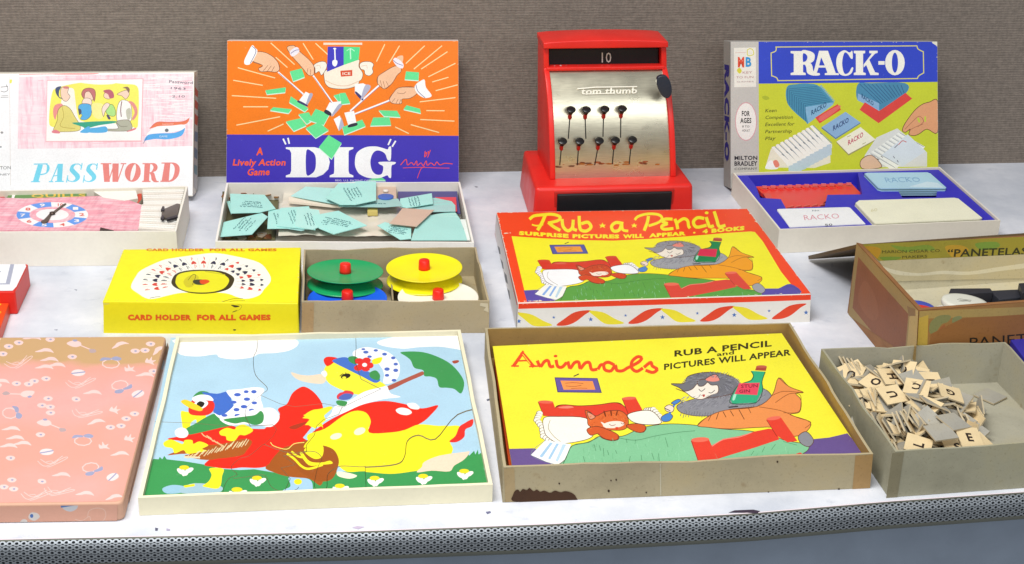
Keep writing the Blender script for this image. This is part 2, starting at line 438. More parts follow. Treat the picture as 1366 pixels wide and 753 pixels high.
# nicks on the shelf edge
# the grey painted panel below
P = []
for s in [arc[-1]*i/20 for i in range(21)]:
    p, n = edgept(s); P.append((p+n*.0035, n))
vs, fs = [], []
for p, n in P: vs += [p+Vector((0, 0, -.019)), p-n*.05+Vector((0, 0, -.021)), ]
vs2 = []
for p, n in P: vs2 += [p-n*.004+Vector((0, 0, -.019)), p-n*.006+Vector((0, 0, -.4))]
fs = [(i*2, i*2+1, i*2+3, i*2+2) for i in range(20)]
o = obj('front_panel', vs2, fs, mat('8490a0', .5, 'enamel', .78)); tag(fixn(o), kind='structure')
pp = facade(P[12][0]-P[12][1]*.002+Vector((0, 0, -.05)), P[18][0]-P[18][1]*.002+Vector((0, 0, -.05)))
# small stains and nicks on the laminate (each flat mark lies on the shelf)
art('shelf_stain', bpy.data.objects['shelf'], level(.0001), [(195, 694), (240, 694), (240, 709), (195, 709)], 'f8f8ff', '''
@0,0,1
s 4a4a60 207,705 211,705 210,709 207,708
s 9090a8 222,705 226,706 226,708 222,708''', kind='flat') if False else None
for i, (q, col) in enumerate([([(207, 704), (211, 705), (210, 708), (207, 708)], '55556c'), ([(222, 705), (227, 706), (227, 708), (222, 708)], 'b0a8c0'),
        ([(972, 684), (980, 681), (1005, 680), (1014, 682), (1010, 685), (990, 684)], '3a2c40'), ([(648, 683), (654, 682), (655, 684), (650, 686)], '707090'),
        ([(470, 704), (476, 702), (486, 703), (478, 706)], 'c8b8d0'), ([(649, 533), (660, 530), (661, 532), (650, 535)], '606478'), ([(99, 386), (103, 386.5), (102, 388)], 'a0a4b4'),
        ([(72, 440), (77, 439.5), (76, 441)], 'a4a8b8'), ([(1108, 352), (1111, 351), (1112, 355), (1109, 356)], 'dce0ea')]):
    v, f = prism([at(x, y, .0003) for x, y in reversed(q)], -.0002)
    tag(obj('shelf_stain', v, f, mat(col, .6, 'flat')), kind='structure')
# ================================================================= front row
# ---- wooden picture puzzle in a shallow cream tray
cream = mat('f4eccc', .6, 'wrap', .86)
D_px = [(235.3, 448.7), (614.3, 440), (657.3, 646.6), (184, 664.5)]
tr, O, I = tray('cardboard_tray', 'shallow cream cardboard tray holding the bird picture puzzle, at the front edge of the shelf', 'tray', D_px, .0155, cream, mat('ece4c6', .6, 'wrap', .8), t=.0030, floor=.003, jit=.0018, seed=4)
pz = thing('jigsaw_puzzle', 'painted jigsaw puzzle of a duck and a hen in bonnets, set in the cream tray', 'puzzle', at(420, 560, .003))
PL = level(.0105)
DUCK = '''
@180,440,3.012
p 3c9a54 50,560 75,520 95,522 100,512 110,522 118,508 128,522 200,530 290,545 340,560 420,565 480,562 560,575 620,590 700,600 753,625 780,640 1000,625 1010,600 900,560 720,600 720,720 30,720
@420,440,3.012
p 3c9a54 -60,560 0,600 60,580 130,578 200,570 300,580 420,560 520,570 560,545 600,510 615,495 620,505 640,485 645,500 655,480 658,500 672,490 680,560 720,640 720,700 -80,720
s 3c9a54 -80,590 100,572 300,570 450,565 560,545 640,560 700,600 600,680 200,690 -60,700
@180,440,3.012
s fdfdfa 160,40 330,35 520,30 640,40 655,62 620,85 560,95 500,98 470,112 400,120 340,112 325,100 260,108 200,105 172,92 168,62
@420,440,3.012
s fdfdfa 255,48 330,30 450,20 575,20 600,80 560,78 500,70 420,72 360,78 300,72 260,62
@180,440,3.012
s a8cfe8 620,592 700,602 715,640 712,700 560,700 590,650 625,630
s 9cc8dc 110,640 150,625 200,632 190,655 130,660
s a8c8d4 185,640 240,618 345,630 340,655 270,660 190,658
s f02818 130,440 200,425 330,385 370,380 420,395 520,400 560,390 540,440 515,462 480,470 400,480 350,500 250,480 190,450
s f02818 280,540 350,490 420,460 500,440 520,400 580,350 575,320 610,300 630,260 655,238 680,230 710,245 735,270 752,300 753,340 700,400 670,430 720,470 640,500 560,540 500,556 430,555 380,560 310,552
s a8581c 525,552 600,500 670,465 720,450 753,440 753,620 700,600 620,592 560,575
p f02818 620,300 690,300 753,295 753,340 680,430 640,470 560,540 420,555 410,500 560,380
s b0581c 130,505 210,500 300,520 420,508 450,485 470,450 430,440 350,460 240,470
s b0581c 200,508 290,525 370,510 430,495 455,462 420,455 330,485 250,498
s b0381c 620,395 640,385 690,372 670,390 640,402
s f8ec28 185,330 205,330 240,335 260,345 285,345 275,385 250,382 245,362 225,375 220,395 195,400 188,370
s 3e9650 205,400 240,380 290,350 330,340 400,380 345,395 260,415 215,422
s 3e9650 240,262 262,248 290,250 300,262 260,280 235,275
s 4070cc 270,252 330,258 375,250 390,290 400,320 370,335 330,345 310,320 295,275
s e83024 215,320 225,290 255,275 300,280 320,300 312,330 285,345 240,345 220,338
s fefefe 230,275 262,262 300,266 316,285 290,285 260,285 240,290
s fefefe 235,300 262,282 290,288 292,302 270,318 245,312
s 201c18 248,298 262,288 280,296 270,312 255,308
s f6d42c 185,288 205,282 245,300 272,318 262,328 225,318 195,300
s fdfdfd 318,335 350,345 400,300 375,262 370,245 420,240 480,232 520,240 505,275 515,320 480,345 430,355 380,362 345,360
e 4468c8 412,262,14,7
e 4468c8 450,280,13,7
e 4468c8 478,250,11,7
e 4468c8 397,292,12,6
e 4468c8 438,310,13,7
e 4468c8 408,322,12,7
e 4468c8 480,296,11,6
e 4468c8 470,325,12,6
e 4468c8 360,345,12,6
e 4468c8 412,345,12,6
e 4468c8 447,250,10,6
s fdfdfd 340,358 400,350 470,325 530,315 560,320 580,345 575,370 545,392 500,385 440,380 380,385
s 3e9650 355,362 420,352 480,345 505,328 518,345 512,375 480,385 440,372 400,378
s fdfdfd 160,410 180,395 205,400 215,420 200,435 170,432
s f8ec28 115,455 145,442 190,460 200,445 230,445 235,460 260,450 295,465 270,480 290,488 250,495 210,500 195,485 160,498 150,478 122,472
s f8ec28 340,410 370,395 400,402 410,388 440,382 475,405 445,425 420,425 400,448 370,445 365,430 345,425
l 7 e8d8b0 200,512 260,515
'''
rr = random.Random(3)
for i in range(34):
    x = 205+i*7.2; y = 512-i*1.75+rr.uniform(-7, 7); DUCK += f'l e8d8a8 3 {x:.0f},{y+8:.0f} {x+14:.0f},{y-5-i*.3:.0f}\n'
for i in range(13): DUCK += f'l e8c088 4 {268+i*7},{418+i*4+rr.uniform(-5,5):.0f} {276+i*7},{426+i*4}\n'
DUCK = DUCK.replace('l 7 e8d8b0', 'l e8d8b0 7')+'''
@180,440,3.012
s f8ec28 300,558 355,560 350,590 345,625 330,640 290,635 272,628 295,612 308,585
p f8ec28 195,628 240,620 240,630 200,636
s a8581c 590,480 640,465 700,445 753,470 753,620 700,590 600,580 560,560 540,540
@420,440,3.012
s f8f03a 35,175 50,140 80,125 120,140 180,180 240,200 285,225 275,245 200,262 150,258 100,240 55,215
s f4dcc0 -95,172 -60,182 -20,185 30,180 45,200 30,218 -20,215 -60,205 -85,190
s fcf8f0 25,175 40,165 50,180 40,192
s f02818 35,125 50,110 90,115 80,130 50,148
s 4474cc 70,125 110,112 140,118 180,150 250,190 262,205 240,215 190,190 130,160 90,140
s fdfdfd 152,100 160,85 200,72 250,78 300,95 335,130 342,165 330,200 300,218 275,215 278,180 265,150 240,125 200,118 165,118
e 5070c4 205,92,11,6
e 5070c4 245,85,9,5
e 5070c4 280,100,10,6
e 5070c4 315,115,9,6
e 5070c4 325,140,9,6
e 5070c4 290,160,11,7
e 5070c4 325,165,10,7
e 5070c4 290,185,9,6
e 5070c4 318,205,10,6
e 5070c4 220,110,9,5
e 5070c4 195,80,8,4
s 3e9650 135,112 160,108 180,125 165,140 140,130
e e82c28 178,128,18,12
e e82c28 208,125,17,12
e e82c28 222,145,14,12
e e82c28 205,160,16,9
e e82c28 174,155,17,12
e e82c28 195,142,22,18
e fcf4f0 200,143,10,8
s f8ec28 232,122 270,112 262,135 235,140
s 3e9650 220,175 245,165 262,185 255,205 225,195
e 201c10 124,188,20,10,-14
e f8f03a 118,194,8,5
l 201c10 3 100,188 110,180
l 201c10 3 112,178 118,186
l 201c10 3 124,174 126,184
p b07858 440,175 300,240 292,228 432,168
s b05848 288,232 360,200 430,172 438,182 370,212 300,245
s 3c9a54 345,92 420,90 480,105 540,135 580,175 600,215 588,258 560,240 530,235 500,232 490,200 465,190 440,188 435,165 400,155 385,125 365,108
s b04c38 552,128 575,124 578,132 560,138
s fdfdfd 65,340 80,310 140,285 200,250 270,232 290,228 305,258 345,272 280,280 200,300 130,330 80,350 40,365
s e03c48 88,268 100,255 112,252 125,245 150,250 155,262 130,278 95,282
s 5068b8 95,275 120,258 152,262 140,280 110,284
s 3e9650 85,290 100,285 130,292 120,308 95,305
s f8ec28 -40,345 -10,325 20,320 60,310 70,318 35,350 40,365 0,395 -30,380 -20,365
p f8ec28 -47,345 0,330 30,332 45,365 0,400 -20,385 -40,385 -20,362
s f02818 -5,410 60,365 130,330 200,300 280,288 360,300 430,318 495,305 470,340 430,375 360,405 280,418 210,418 220,390 205,345 170,330 100,365 40,400 -20,430
s f8ec28 -30,425 40,400 110,350 160,328 205,335 225,370 218,415 300,415 360,405 420,382 500,388 580,385 575,420 545,450 555,480 530,520 460,555 380,570 300,578 200,570 130,572 90,545 40,500 -10,470
s a0541c -75,520 -30,470 20,465 70,480 92,510 95,545 70,600 20,612 -30,590 -70,560
s f4ecd0 90,572 130,575 170,588 140,600 95,590
s f8ec28 -45,475 -20,445 30,460 20,480 -10,470
s f8ec28 -60,500 -50,495 -20,530 30,535 60,528 70,540 20,545 -25,545
s fbf8f0 325,325 345,315 375,320 390,335 370,345 340,340
s fbf8f0 370,300 400,296 420,312 415,322 385,318
s e83028 540,448 565,425 580,390 600,375 635,358 632,385 605,400 600,430 570,450
s f4dcc0 440,530 500,505 600,490 622,490 600,520 560,545 540,568 470,565 410,572 430,550
e f6eecc 85,430,24,12,-15
e f6eecc 180,410,24,14,-20
@180,440,3.012
s f8ec28 675,355 710,335 753,320 753,370 735,368 740,392 712,385 700,362 680,358
s f8ec28 735,392 753,392 753,420 730,440 720,460 753,440 753,380
L f8ec28 9 612,500 640,520 670,550 700,560 753,545
L f8ec28 8 630,492 655,510 680,515
s f8ec28 680,490 700,470 753,465 753,510 720,520
e f8ec28 655,612,16,12
L f8e878 3 545,455 560,470 610,482 640,460 680,455
'''
def daisy(f, x, y, s=1.):
    o = f'@{f}\n'
    for a in (-150, -115, -80, -45, 200): o += f'e fbf8ee {x+s*22*c_(RAD(a+180)):.0f},{y-s*16*s_(RAD(a)):.0f},{s*14:.0f},{s*7:.0f},{-(a-0)}\n'
    return o+f'e f4e028 {x},{y-3*s:.0f},{s*18:.0f},{s*8:.0f}\n'
for a in [('180,440,3.012', 198, 558, 1.1), ('180,440,3.012', 490, 600, 1.1), ('180,440,3.012', 410, 648, 1.2), ('420,440,3.012', 100, 632, 1.1), ('420,440,3.012', 240, 598, 1.1), ('420,440,3.012', 435, 590, 1.1), ('420,440,3.012', 600, 570, 1.1)]: DUCK += daisy(*a)
CUT = '''
@170,430,2.678
l 0 1.7 80,356 235,361 350,372 440,372 520,368 533,385 520,410 488,438 520,450 560,464 600,470 640,462
L 0 1.7 463,20 463,95 450,130 458,190 500,236 480,258 435,295 420,330 440,374
l 0 1.7 815,20 817,95 812,140 835,205 905,240 820,280 770,305 700,292 600,303 545,293 475,262
l 0 1.7 768,303 755,330 700,350 676,372 668,405 640,440 640,464 600,478 556,478 600,510 548,522 582,560 560,608
L 0 1.7 486,437 435,478 402,488 370,520 392,545 362,560 342,600 340,660
L 0 1.7 378,560 440,552 490,548 515,590 560,607 600,600 612,590
L 0 1.7 640,462 675,466 695,490 680,520 668,585 690,606 712,592 716,545 750,520 775,515 850,518 960,508 990,480 1000,425 1040,404 1100,418 1180,330 1300,300
l 0 1.7 849,514 853,600 850,670
l 0 1.7 562,604 600,640 598,670
'''
puz_base = [(228, 451), (612, 446), (656, 652), (186, 668)]
base = [PL.uv(*p) for p in puz_base]
pol = parse(DUCK); cuts = parse(CUT)
gaps = [[PL.uv(*p) for p in i[2]] for i in cuts]
Vp, Tp = arrange([[PL.uv(*p) for p in i[2]] for i in pol], base, gaps)
emap = {}
for ti, (f, k) in enumerate(Tp):
    for i in range(3): emap.setdefault(tuple(sorted((f[i], f[(i+1) % 3]))), []).append(ti)
adj = [[] for _ in Tp]
for e, l in emap.items():
    if len(l) == 2: adj[l[0]].append(l[1]); adj[l[1]].append(l[0])
comp = [-1]*len(Tp); nc = 0
for s0 in range(len(Tp)):
    if comp[s0] >= 0: continue
    st = [s0]; comp[s0] = nc
    while st:
        q = st.pop()
        for r_ in adj[q]:
            if comp[r_] < 0: comp[r_] = nc; st.append(r_)
    nc += 1
rz = random.Random(5)
for cidx in range(nc):
    tris = [Tp[i] for i in range(len(Tp)) if comp[i] == cidx]
    ar = sum(abs((Vp[f[1]][0]-Vp[f[0]][0])*(Vp[f[2]][1]-Vp[f[0]][1])-(Vp[f[2]][0]-Vp[f[0]][0])*(Vp[f[1]][1]-Vp[f[0]][1]))/2 for f, _ in tris)
    if ar < 4e-5: continue
    idx = {}; vs = []; fs = []; mi = []; cols = []
    dz = rz.uniform(-.0004, .0004)
    for f, k in tris:
        c = 'b4d8ec' if k < 0 else pol[k][1]
        if c not in cols: cols.append(c)
        t = []
        for i in f:
            if i not in idx: idx[i] = len(vs); vs.append(PL.p3(*Vp[i], dz))
            t.append(idx[i])
        a, b_, c3 = (Vp[i] for i in f)
        if (b_[0]-a[0])*(c3[1]-a[1])-(b_[1]-a[1])*(c3[0]-a[0]) < 0: t.reverse()
        fs.append(tuple(t)); mi.append(cols.index(c))
    cnt = {}
    for t in fs:
        for i in range(3): cnt.setdefault(tuple(sorted((t[i], t[(i+1) % 3]))), []).append((t[i], t[(i+1) % 3]))
    low = {}
    for e, l in cnt.items():
        if len(l) == 1:
            a, b_ = l[0]
            for q in (a, b_):
                if q not in low: low[q] = len(vs); vs.append(vs[q]-Vector((0, 0, .006)))
            fs.append((b_, a, low[a], low[b_])); mi.append(len(cols))
    obj('puzzle_piece', vs, fs, [mat(c, .32, 'paper', .84) for c in cols]+[mat('b8a480', .7, 'flat')], pz, mi)

# ---- deep tray with the picture book
tan_o, tan_i = mat('b8aa88', .75, 'board', .8), mat('b08c50', .8, 'board', .78)
AN_px = [(647, 437.8), (1054, 430.7), (1165, 605.8), (671.6, 623.6)]
tr2, O2, I2 = tray('cardboard_tray', 'worn grey cardboard tray with a dark corner stain, holding the yellow picture book', 'tray', AN_px, .031, tan_o, tan_i, t=.0022, jit=.0034, seed=9)
fp = facade(O2[3], O2[2])
for q4, cc_ in (([(1141, 608), (1164.5, 606), (1160.5, 651), (1137, 653)], 'b08c58'), ([(672, 625), (686, 624.4), (688, 669), (674, 670)], 'b49c70'), ([(880, 618.5), (881.5, 618.5), (882, 661), (880.5, 661)], 'c8c0a4')):
    art('corner_wrap' if cc_ != 'c8c0a4' else 'crease', tr2, fp, q4, cc_, '@0,0,1', off=.0002, kind='board')
for q in ['122,645 130,628 142,622 150,630 160,620 175,624 185,616 200,628 212,622 225,630 240,626 262,634 280,626 300,632 320,628 345,636 358,650 355,668 250,672 140,668 118,660'] :
    pts = [(640+float(a.split(',')[0])/2.789, 430+float(a.split(',')[1])/2.789) for a in q.split()]
    pts = spline(pts); vs = [fp.at(x, y, .0004) for x, y in pts]
    obj('stain', vs, [tuple(range(len(vs)))], mat('4a2c14', .8, 'board', .8), tr2)
for x, y, r in [(746, 645, 1.2), (815, 641, 1), (822, 640, 1.2), (812, 655, 1.6), (934, 624, 1.3), (1037, 616, 1.3), (1025, 657, 1.3), (1119, 653, 1.6), (862, 657, 1)]:
    vs = [fp.at(x+r*c_(a), y+r*1.2*s_(a), .0004) for a in (0, 1, 2, 3, 4, 5)]; obj('stain', vs, [(5, 4, 3, 2, 1, 0)], mat('3c2818', .8, 'flat'), tr2)
CATS = '''
@640,430,2.789
p 6a5490 108,472 200,470 240,480 235,505 295,545 110,560
p 6a5490 1230,437 1300,430 1368,414 1440,500 1180,510
p 3a3468 278,206 438,209 454,264 289,262
p 6858a0 281,209 436,211 450,261 292,259
p fb9a50 300,218 420,220 430,252 312,252
L a05030 2 318,228 350,226 385,229
L a05030 2 320,238 350,240 378,236
L a05030 2 340,248 370,246 400,247
l 403830 4 350,202 368,194
o e4402a 282,318 310,308 370,312 440,308 500,300 530,308 550,345 420,362 290,355
s f08870 290,318 330,312 350,318 320,322
L 702018 2 282,318 310,308 370,312 440,308 500,300 530,308
p e4402a 218,297 272,296 292,352 238,350
e ec6850 245,298,28,6,2
L 702018 2 217,298 238,350
p e4402a 530,284 580,281 604,325 606,342 552,342
e ec6850 555,284,27,6,-4
L 702018 2 530,286 552,342
'''
def ruffle(pts, r, col='fffbea'):
    o = ''
    for i in range(len(pts)-1):
        for t in (0, .33, .66): x = pts[i][0]+(pts[i+1][0]-pts[i][0])*t; y = pts[i][1]+(pts[i+1][1]-pts[i][1])*t; o += f'e 8a7a60 {x:.0f},{y:.0f},{r+1.6},{r*.8+1.4}\ne {col} {x+1:.0f},{y:.0f},{r},{r*.8:.1f}\n'
    return o
CATS += ruffle([(222, 340), (212, 365), (232, 392), (236, 425), (265, 444), (300, 452)], 11)+ruffle([(620, 328), (645, 325), (668, 350), (675, 375)], 10)+'''
o fffbea 238,358 290,352 395,358 412,400 420,425 380,442 300,452 255,430 240,405
L 9a8868 2 262,365 255,395 275,425 300,445
o fffbea 550,345 600,330 640,332 668,358 672,378 620,382 570,372
p fbfbf4 245,440 340,455 305,545 190,495
p a8cce8 262,448 272,450 232,505 222,500
p a8cce8 285,452 295,453 262,512 254,508
p c0dcec 308,455 322,456 290,520 282,516
L 7a8890 2 245,440 190,495 305,538
o 86c898 300,560 320,510 345,460 405,448 450,424 530,425 600,395 690,380 790,383 900,398 1000,405 1095,425 1140,442 1215,455 1222,475 1190,500 1160,540 725,570
L 3c7048 3 305,540 330,485 345,460 400,448 438,430
L 4c8860 2 520,432 580,440 650,425 725,412 800,405
L 4c8860 2 425,455 432,480
L 4c8860 2 445,460 450,478
l 4c8860 2 460,470 462,500
l 4c8860 2 475,478 480,495
l 4c8860 2 505,478 510,490
l 4c8860 2 560,500 556,520
l 4c8860 2 600,495 603,515
l 4c8860 2 640,488 648,512
l 4c8860 2 690,430 700,465
l 4c8860 2 385,500 392,525
l 4c8860 2 545,435 548,450
l 4c8860 2 580,438 578,452
L 4c8860 2 665,490 668,520
o e0682e 392,330 410,335 432,350 470,333 520,330 548,350 552,385 530,402 480,402 440,398 405,385 400,360
o e89878 400,335 430,352 410,362
s 7a3010 460,332 465,332 470,350 466,352
s 7a3010 485,330 490,330 492,348 488,348
s 7a3010 510,332 514,333 508,350 505,348
e fbead8 498,382,40,13,-5
s fbead8 450,372 465,378 480,385 470,395
L 802818 2 482,380 492,386 505,382
L 802818 2 525,375 532,380 540,374
s e04020 504,392 516,392 510,402
o d85a28 400,398 430,388 470,398 512,418 516,436 490,442 455,432 440,416 415,422 402,412
L 802818 2 515,420 510,438 470,436 440,418
o d85a28 545,385 580,378 612,384 618,400 598,412 565,402
L 802818 2 618,390 610,410 580,410
o 8e8e94 735,310 785,290 850,275 900,255 1000,240 1060,250 1086,275 1082,300 1050,315 990,320 930,325 880,345 840,350 790,348 745,335
'''
rc = random.Random(11)
for i in range(60):
    a = i/60*6.283; x = 862+108*c_(a); y = 236+46*s_(a)
    if x < 960 or True: rj = rc.uniform(-.15, .15); CATS += f'l {rc.choice(["66666e", "74747a"])} 2.4 {x*.97+25:.0f},{y*.97+7:.0f} {x*.985+13+4*c_(a+rj):.0f},{y+rc.uniform(2,7)*s_(a+rj):.0f}\n'
for i in range(30):
    x = 750+i*10; CATS += f'l 707076 2.5 {x},{338+rc.uniform(-6,6)-max(0,(i-12))*1.6:.0f} {x-4},{352+rc.uniform(-3,5)-max(0,(i-12))*1.6:.0f}\n'
for i in range(60):
    x = rc.uniform(760, 1050); y = 305-(x-760)*.12+rc.uniform(-14, 14); CATS += f'l 7c7c84 2 {x:.0f},{y:.0f} {x-9:.0f},{y+7:.0f}\n'
CATS += '''
o 74747a 712,230 760,228 775,202 830,188 890,190 945,207 968,235 945,265 860,282 800,280 765,262 742,245
o f6ecdc 790,250 812,228 845,224 862,235 885,236 886,262 862,272 825,288 790,280 765,262 730,248 760,258
o 74747a 812,218 850,214 835,236 815,238
s f09080 840,214 876,196 892,216 866,222
FUR
L 303034 2 838,212 876,194 894,216
L 403838 2.5 815,250 825,258 838,248
L 403838 2.5 852,262 862,264 874,254
s c04838 828,272 838,270 834,280
p 2e2e30 925,315 960,312 962,316 926,320
o f09450 810,385 850,352 915,328 1030,315 1088,272 1112,208 1150,240 1204,262 1175,266 1195,290 1190,335 1155,345 1230,373 1210,412 1160,425 1105,392 930,398 850,392
L 8a4818 2 1112,208 1150,240 1204,262 1130,258 1085,275
L 8a4818 2 1100,300 1150,268 1190,270 1195,300 1185,335 1130,338
L 8a4818 2 1040,316 1120,330 1180,355 1232,373 1210,395
L 8a4818 2 810,385 850,352 915,328 1030,315
l 5c3010 2.5 888,338 880,362
l 5c3010 2.5 905,334 916,354
l 5c3010 2.5 932,330 944,350
l 5c3010 2.5 964,326 984,362
l 5c3010 2 862,345 850,368
l 5c3010 2 1000,322 1008,338
p 2eb07e 1010,182 1062,185 1050,222 1052,255 1028,300 940,304 932,287 960,238 1008,218 1018,200
L 145038 3 1010,184 1018,200 1008,218 960,238 932,287 942,304 1028,300 1052,255 1050,222 1062,186
s a8e8c8 945,270 955,268 948,290 940,290
p b04830 1030,165 1068,168 1064,182 1024,180
e c86048 1048,166,20,5
p ec4860 965,228 1042,226 1032,272 948,268
t 802030 "STUN" 972,246 1034,243 12 0 .01
t 802030 "GIN" 965,264 1005,262 11 0 .01
o 8e8e94 1185,425 1215,408 1242,440 1225,464 1195,452
p e8402c 785,442 853,438 886,514 812,520
e f07058 820,438,34,9,-3
L 802014 2 787,442 812,516
p e8402c 862,460 905,435 965,425 1025,407 1075,397 1100,400 1114,437 1025,467 925,497 885,510
L f49080 3 865,462 905,438 965,428 1010,412
p e8402c 1067,363 1120,355 1182,443 1145,448 1100,420
e f07058 1094,358,27,7,-8
L 802014 2 1067,365 1105,425
s e8402c 1175,492 1195,486 1200,500 1180,502
L 4c9060 2 1020,480 1010,495
L 4c9060 2 1060,465 1050,485
L 4c9060 2 1100,455 1085,475
l 4c9060 2 1130,445 1180,458
o 4a88d0 675,355 700,340 718,350 706,368 682,370
l 4a88d0 8 704,345 728,300
o 4a88d0 712,302 735,288 748,292 730,306
o f4e0cc 688,318 705,308 722,318 716,335 695,332
L 282830 3 690,322 708,330
'''
bz = .0225
bkp = level(bz)
bk_px = [(657.2, 462.3), (1042.7, 445), (1150, 606), (684, 628)]
def quadpts(px, z, drop=0): return [at(x, y, z) for x, y in reversed(px)]
bk = thing('picture_book', 'yellow picture book with a red cat in bed and a grey cat holding a bottle', 'book', at(880, 540, .002))
sheet('cover', quadpts(bk_px, bz), .0016, mat('faf03a', .45), bk)
v, f = prism([p-Vector((0, 0, .002)) for p in quadpts([(660, 464), (1040, 447), (1146, 603), (687, 625)], bz)], -.004); obj('page_block', v, f, mat('e8e0cc', .8), bk)
fur = []
for i in range(170):
    a = rc.uniform(0, 6.283); q = rc.uniform(.45, 1.02); x, y = 862+100*q*c_(a), 222+34*q*s_(a)
    if y > 226 and 775 < x < 890: continue
    fur.append(f'l {rc.choice(["5c5c64", "8c8c94", "68686e", "9a9aa2"])} {rc.uniform(1.4,2.4):.1f} {x:.0f},{y:.0f} {x+13*c_(a):.0f},{y+9*s_(a)+3:.0f}')
for i in range(150):
    x = rc.uniform(745, 1070); y = 300-(x-745)*.10+rc.uniform(-22, 30)
    fur.append(f'l {rc.choice(["74747c", "a4a4aa", "808088"])} {rc.uniform(1.3,2.2):.1f} {x:.0f},{y:.0f} {x-rc.uniform(6,13):.0f},{y+rc.uniform(3,10):.0f}')
for i in range(60):
    x = rc.uniform(405, 545); y = rc.uniform(338, 395); fur.append(f'l {rc.choice(["b84c1c", "f08848"])} 1.6 {x:.0f},{y:.0f} {x+rc.uniform(-9,-3) if x < 470 else x+rc.uniform(3,9):.0f},{y+rc.uniform(2,7):.0f}') if not (455 < x < 540 and 366 < y < 398) else None
for i in range(110):
    x = rc.uniform(330, 1180); y = rc.uniform(420, 520); fur.append(f'l {rc.choice(["74b888", "98d4a8"])} 2 {x:.0f},{y:.0f} {x+rc.uniform(-6,6):.0f},{y+rc.uniform(8,20):.0f}') if inside(x, y, [(400, 450), (600, 400), (780, 388), (1000, 410), (1200, 460), (1150, 500), (340, 520)]) and not inside(x, y, [(780, 430), (1100, 355), (1190, 440), (880, 515), (810, 520)]) else None
for i in range(60):
    x = rc.uniform(880, 1160); y = rc.uniform(300, 390); fur.append(f'l {rc.choice(["e08038", "fcac70"])} 2 {x:.0f},{y:.0f} {x+rc.uniform(6,16):.0f},{y+rc.uniform(4,12):.0f}') if inside(x, y, [(860, 360), (960, 330), (1090, 300), (1150, 270), (1180, 330), (1130, 350), (1180, 380), (1000, 385)]) else None
CATS = CATS.replace('FUR', chr(10).join(fur))
CATTXT = '''
@640,430,2.789
l f04c24 12 126,163 162,112
l f04c24 15 158,114 200,164
l f04c24 6 140,145 190,143
l f04c24 6 118,164 144,164
l f04c24 6 185,166 222,164
l faf03a 2.5 165,112 205,160
l faf03a 2.5 160,120 188,156
L f04c24 12 214,145 226,165 240,148 254,144 262,166 276,164
L f04c24 12 284,142 290,165 306,168 322,152
e f04c24 282,127,7,5
L f04c24 12 328,148 336,172 352,152 368,150 374,173 392,153 408,152 416,177 436,176
L f04c24 12 500,160 478,150 462,158 466,178 488,182 504,162 510,180 530,182 548,172
L f04c24 12 548,172 590,150 602,134 586,130 566,148 566,172 584,184 606,172
L f04c24 12 612,168 636,150 642,164 660,176 644,188 618,180
L f04c24 12 440,176 450,160 462,160
@640,420,2.530
t 3a3414 "RUB A PENCIL" 657,142 985,107 19 0 .03
t 3a3414 "and" 800,141 858,134 12 0 .02
t 3a3414 "PICTURES WILL APPEAR" 622,187 1050,137 19 0 .03
'''
cov = art('cover_print', bk, bkp, bk_px, 'faf03a', parse(CATS+CATTXT)+scuffs(((657.5, 463), (1042, 446)), 14, 1.2, 'f4ecb0', 31)+scuffs(((1043, 446.5), (1149, 604)), 16, 1.2, 'f4ecb0', 32), rough=.38)
for k, (dz, px, col, lb) in enumerate([(.0125, [(660, 485), (1040, 470), (1140, 615), (679, 636)], 'e85c28', 'orange red booklet under the yellow cat book, only its left edge showing')]):
    o = thing('booklet', lb, 'book', at(880, 560, .002)); sheet('cover', quadpts([(659, 480), (1030, 462), (1130, 606), (680.5, 632)], .0145), .008, mat(col, .5), o)

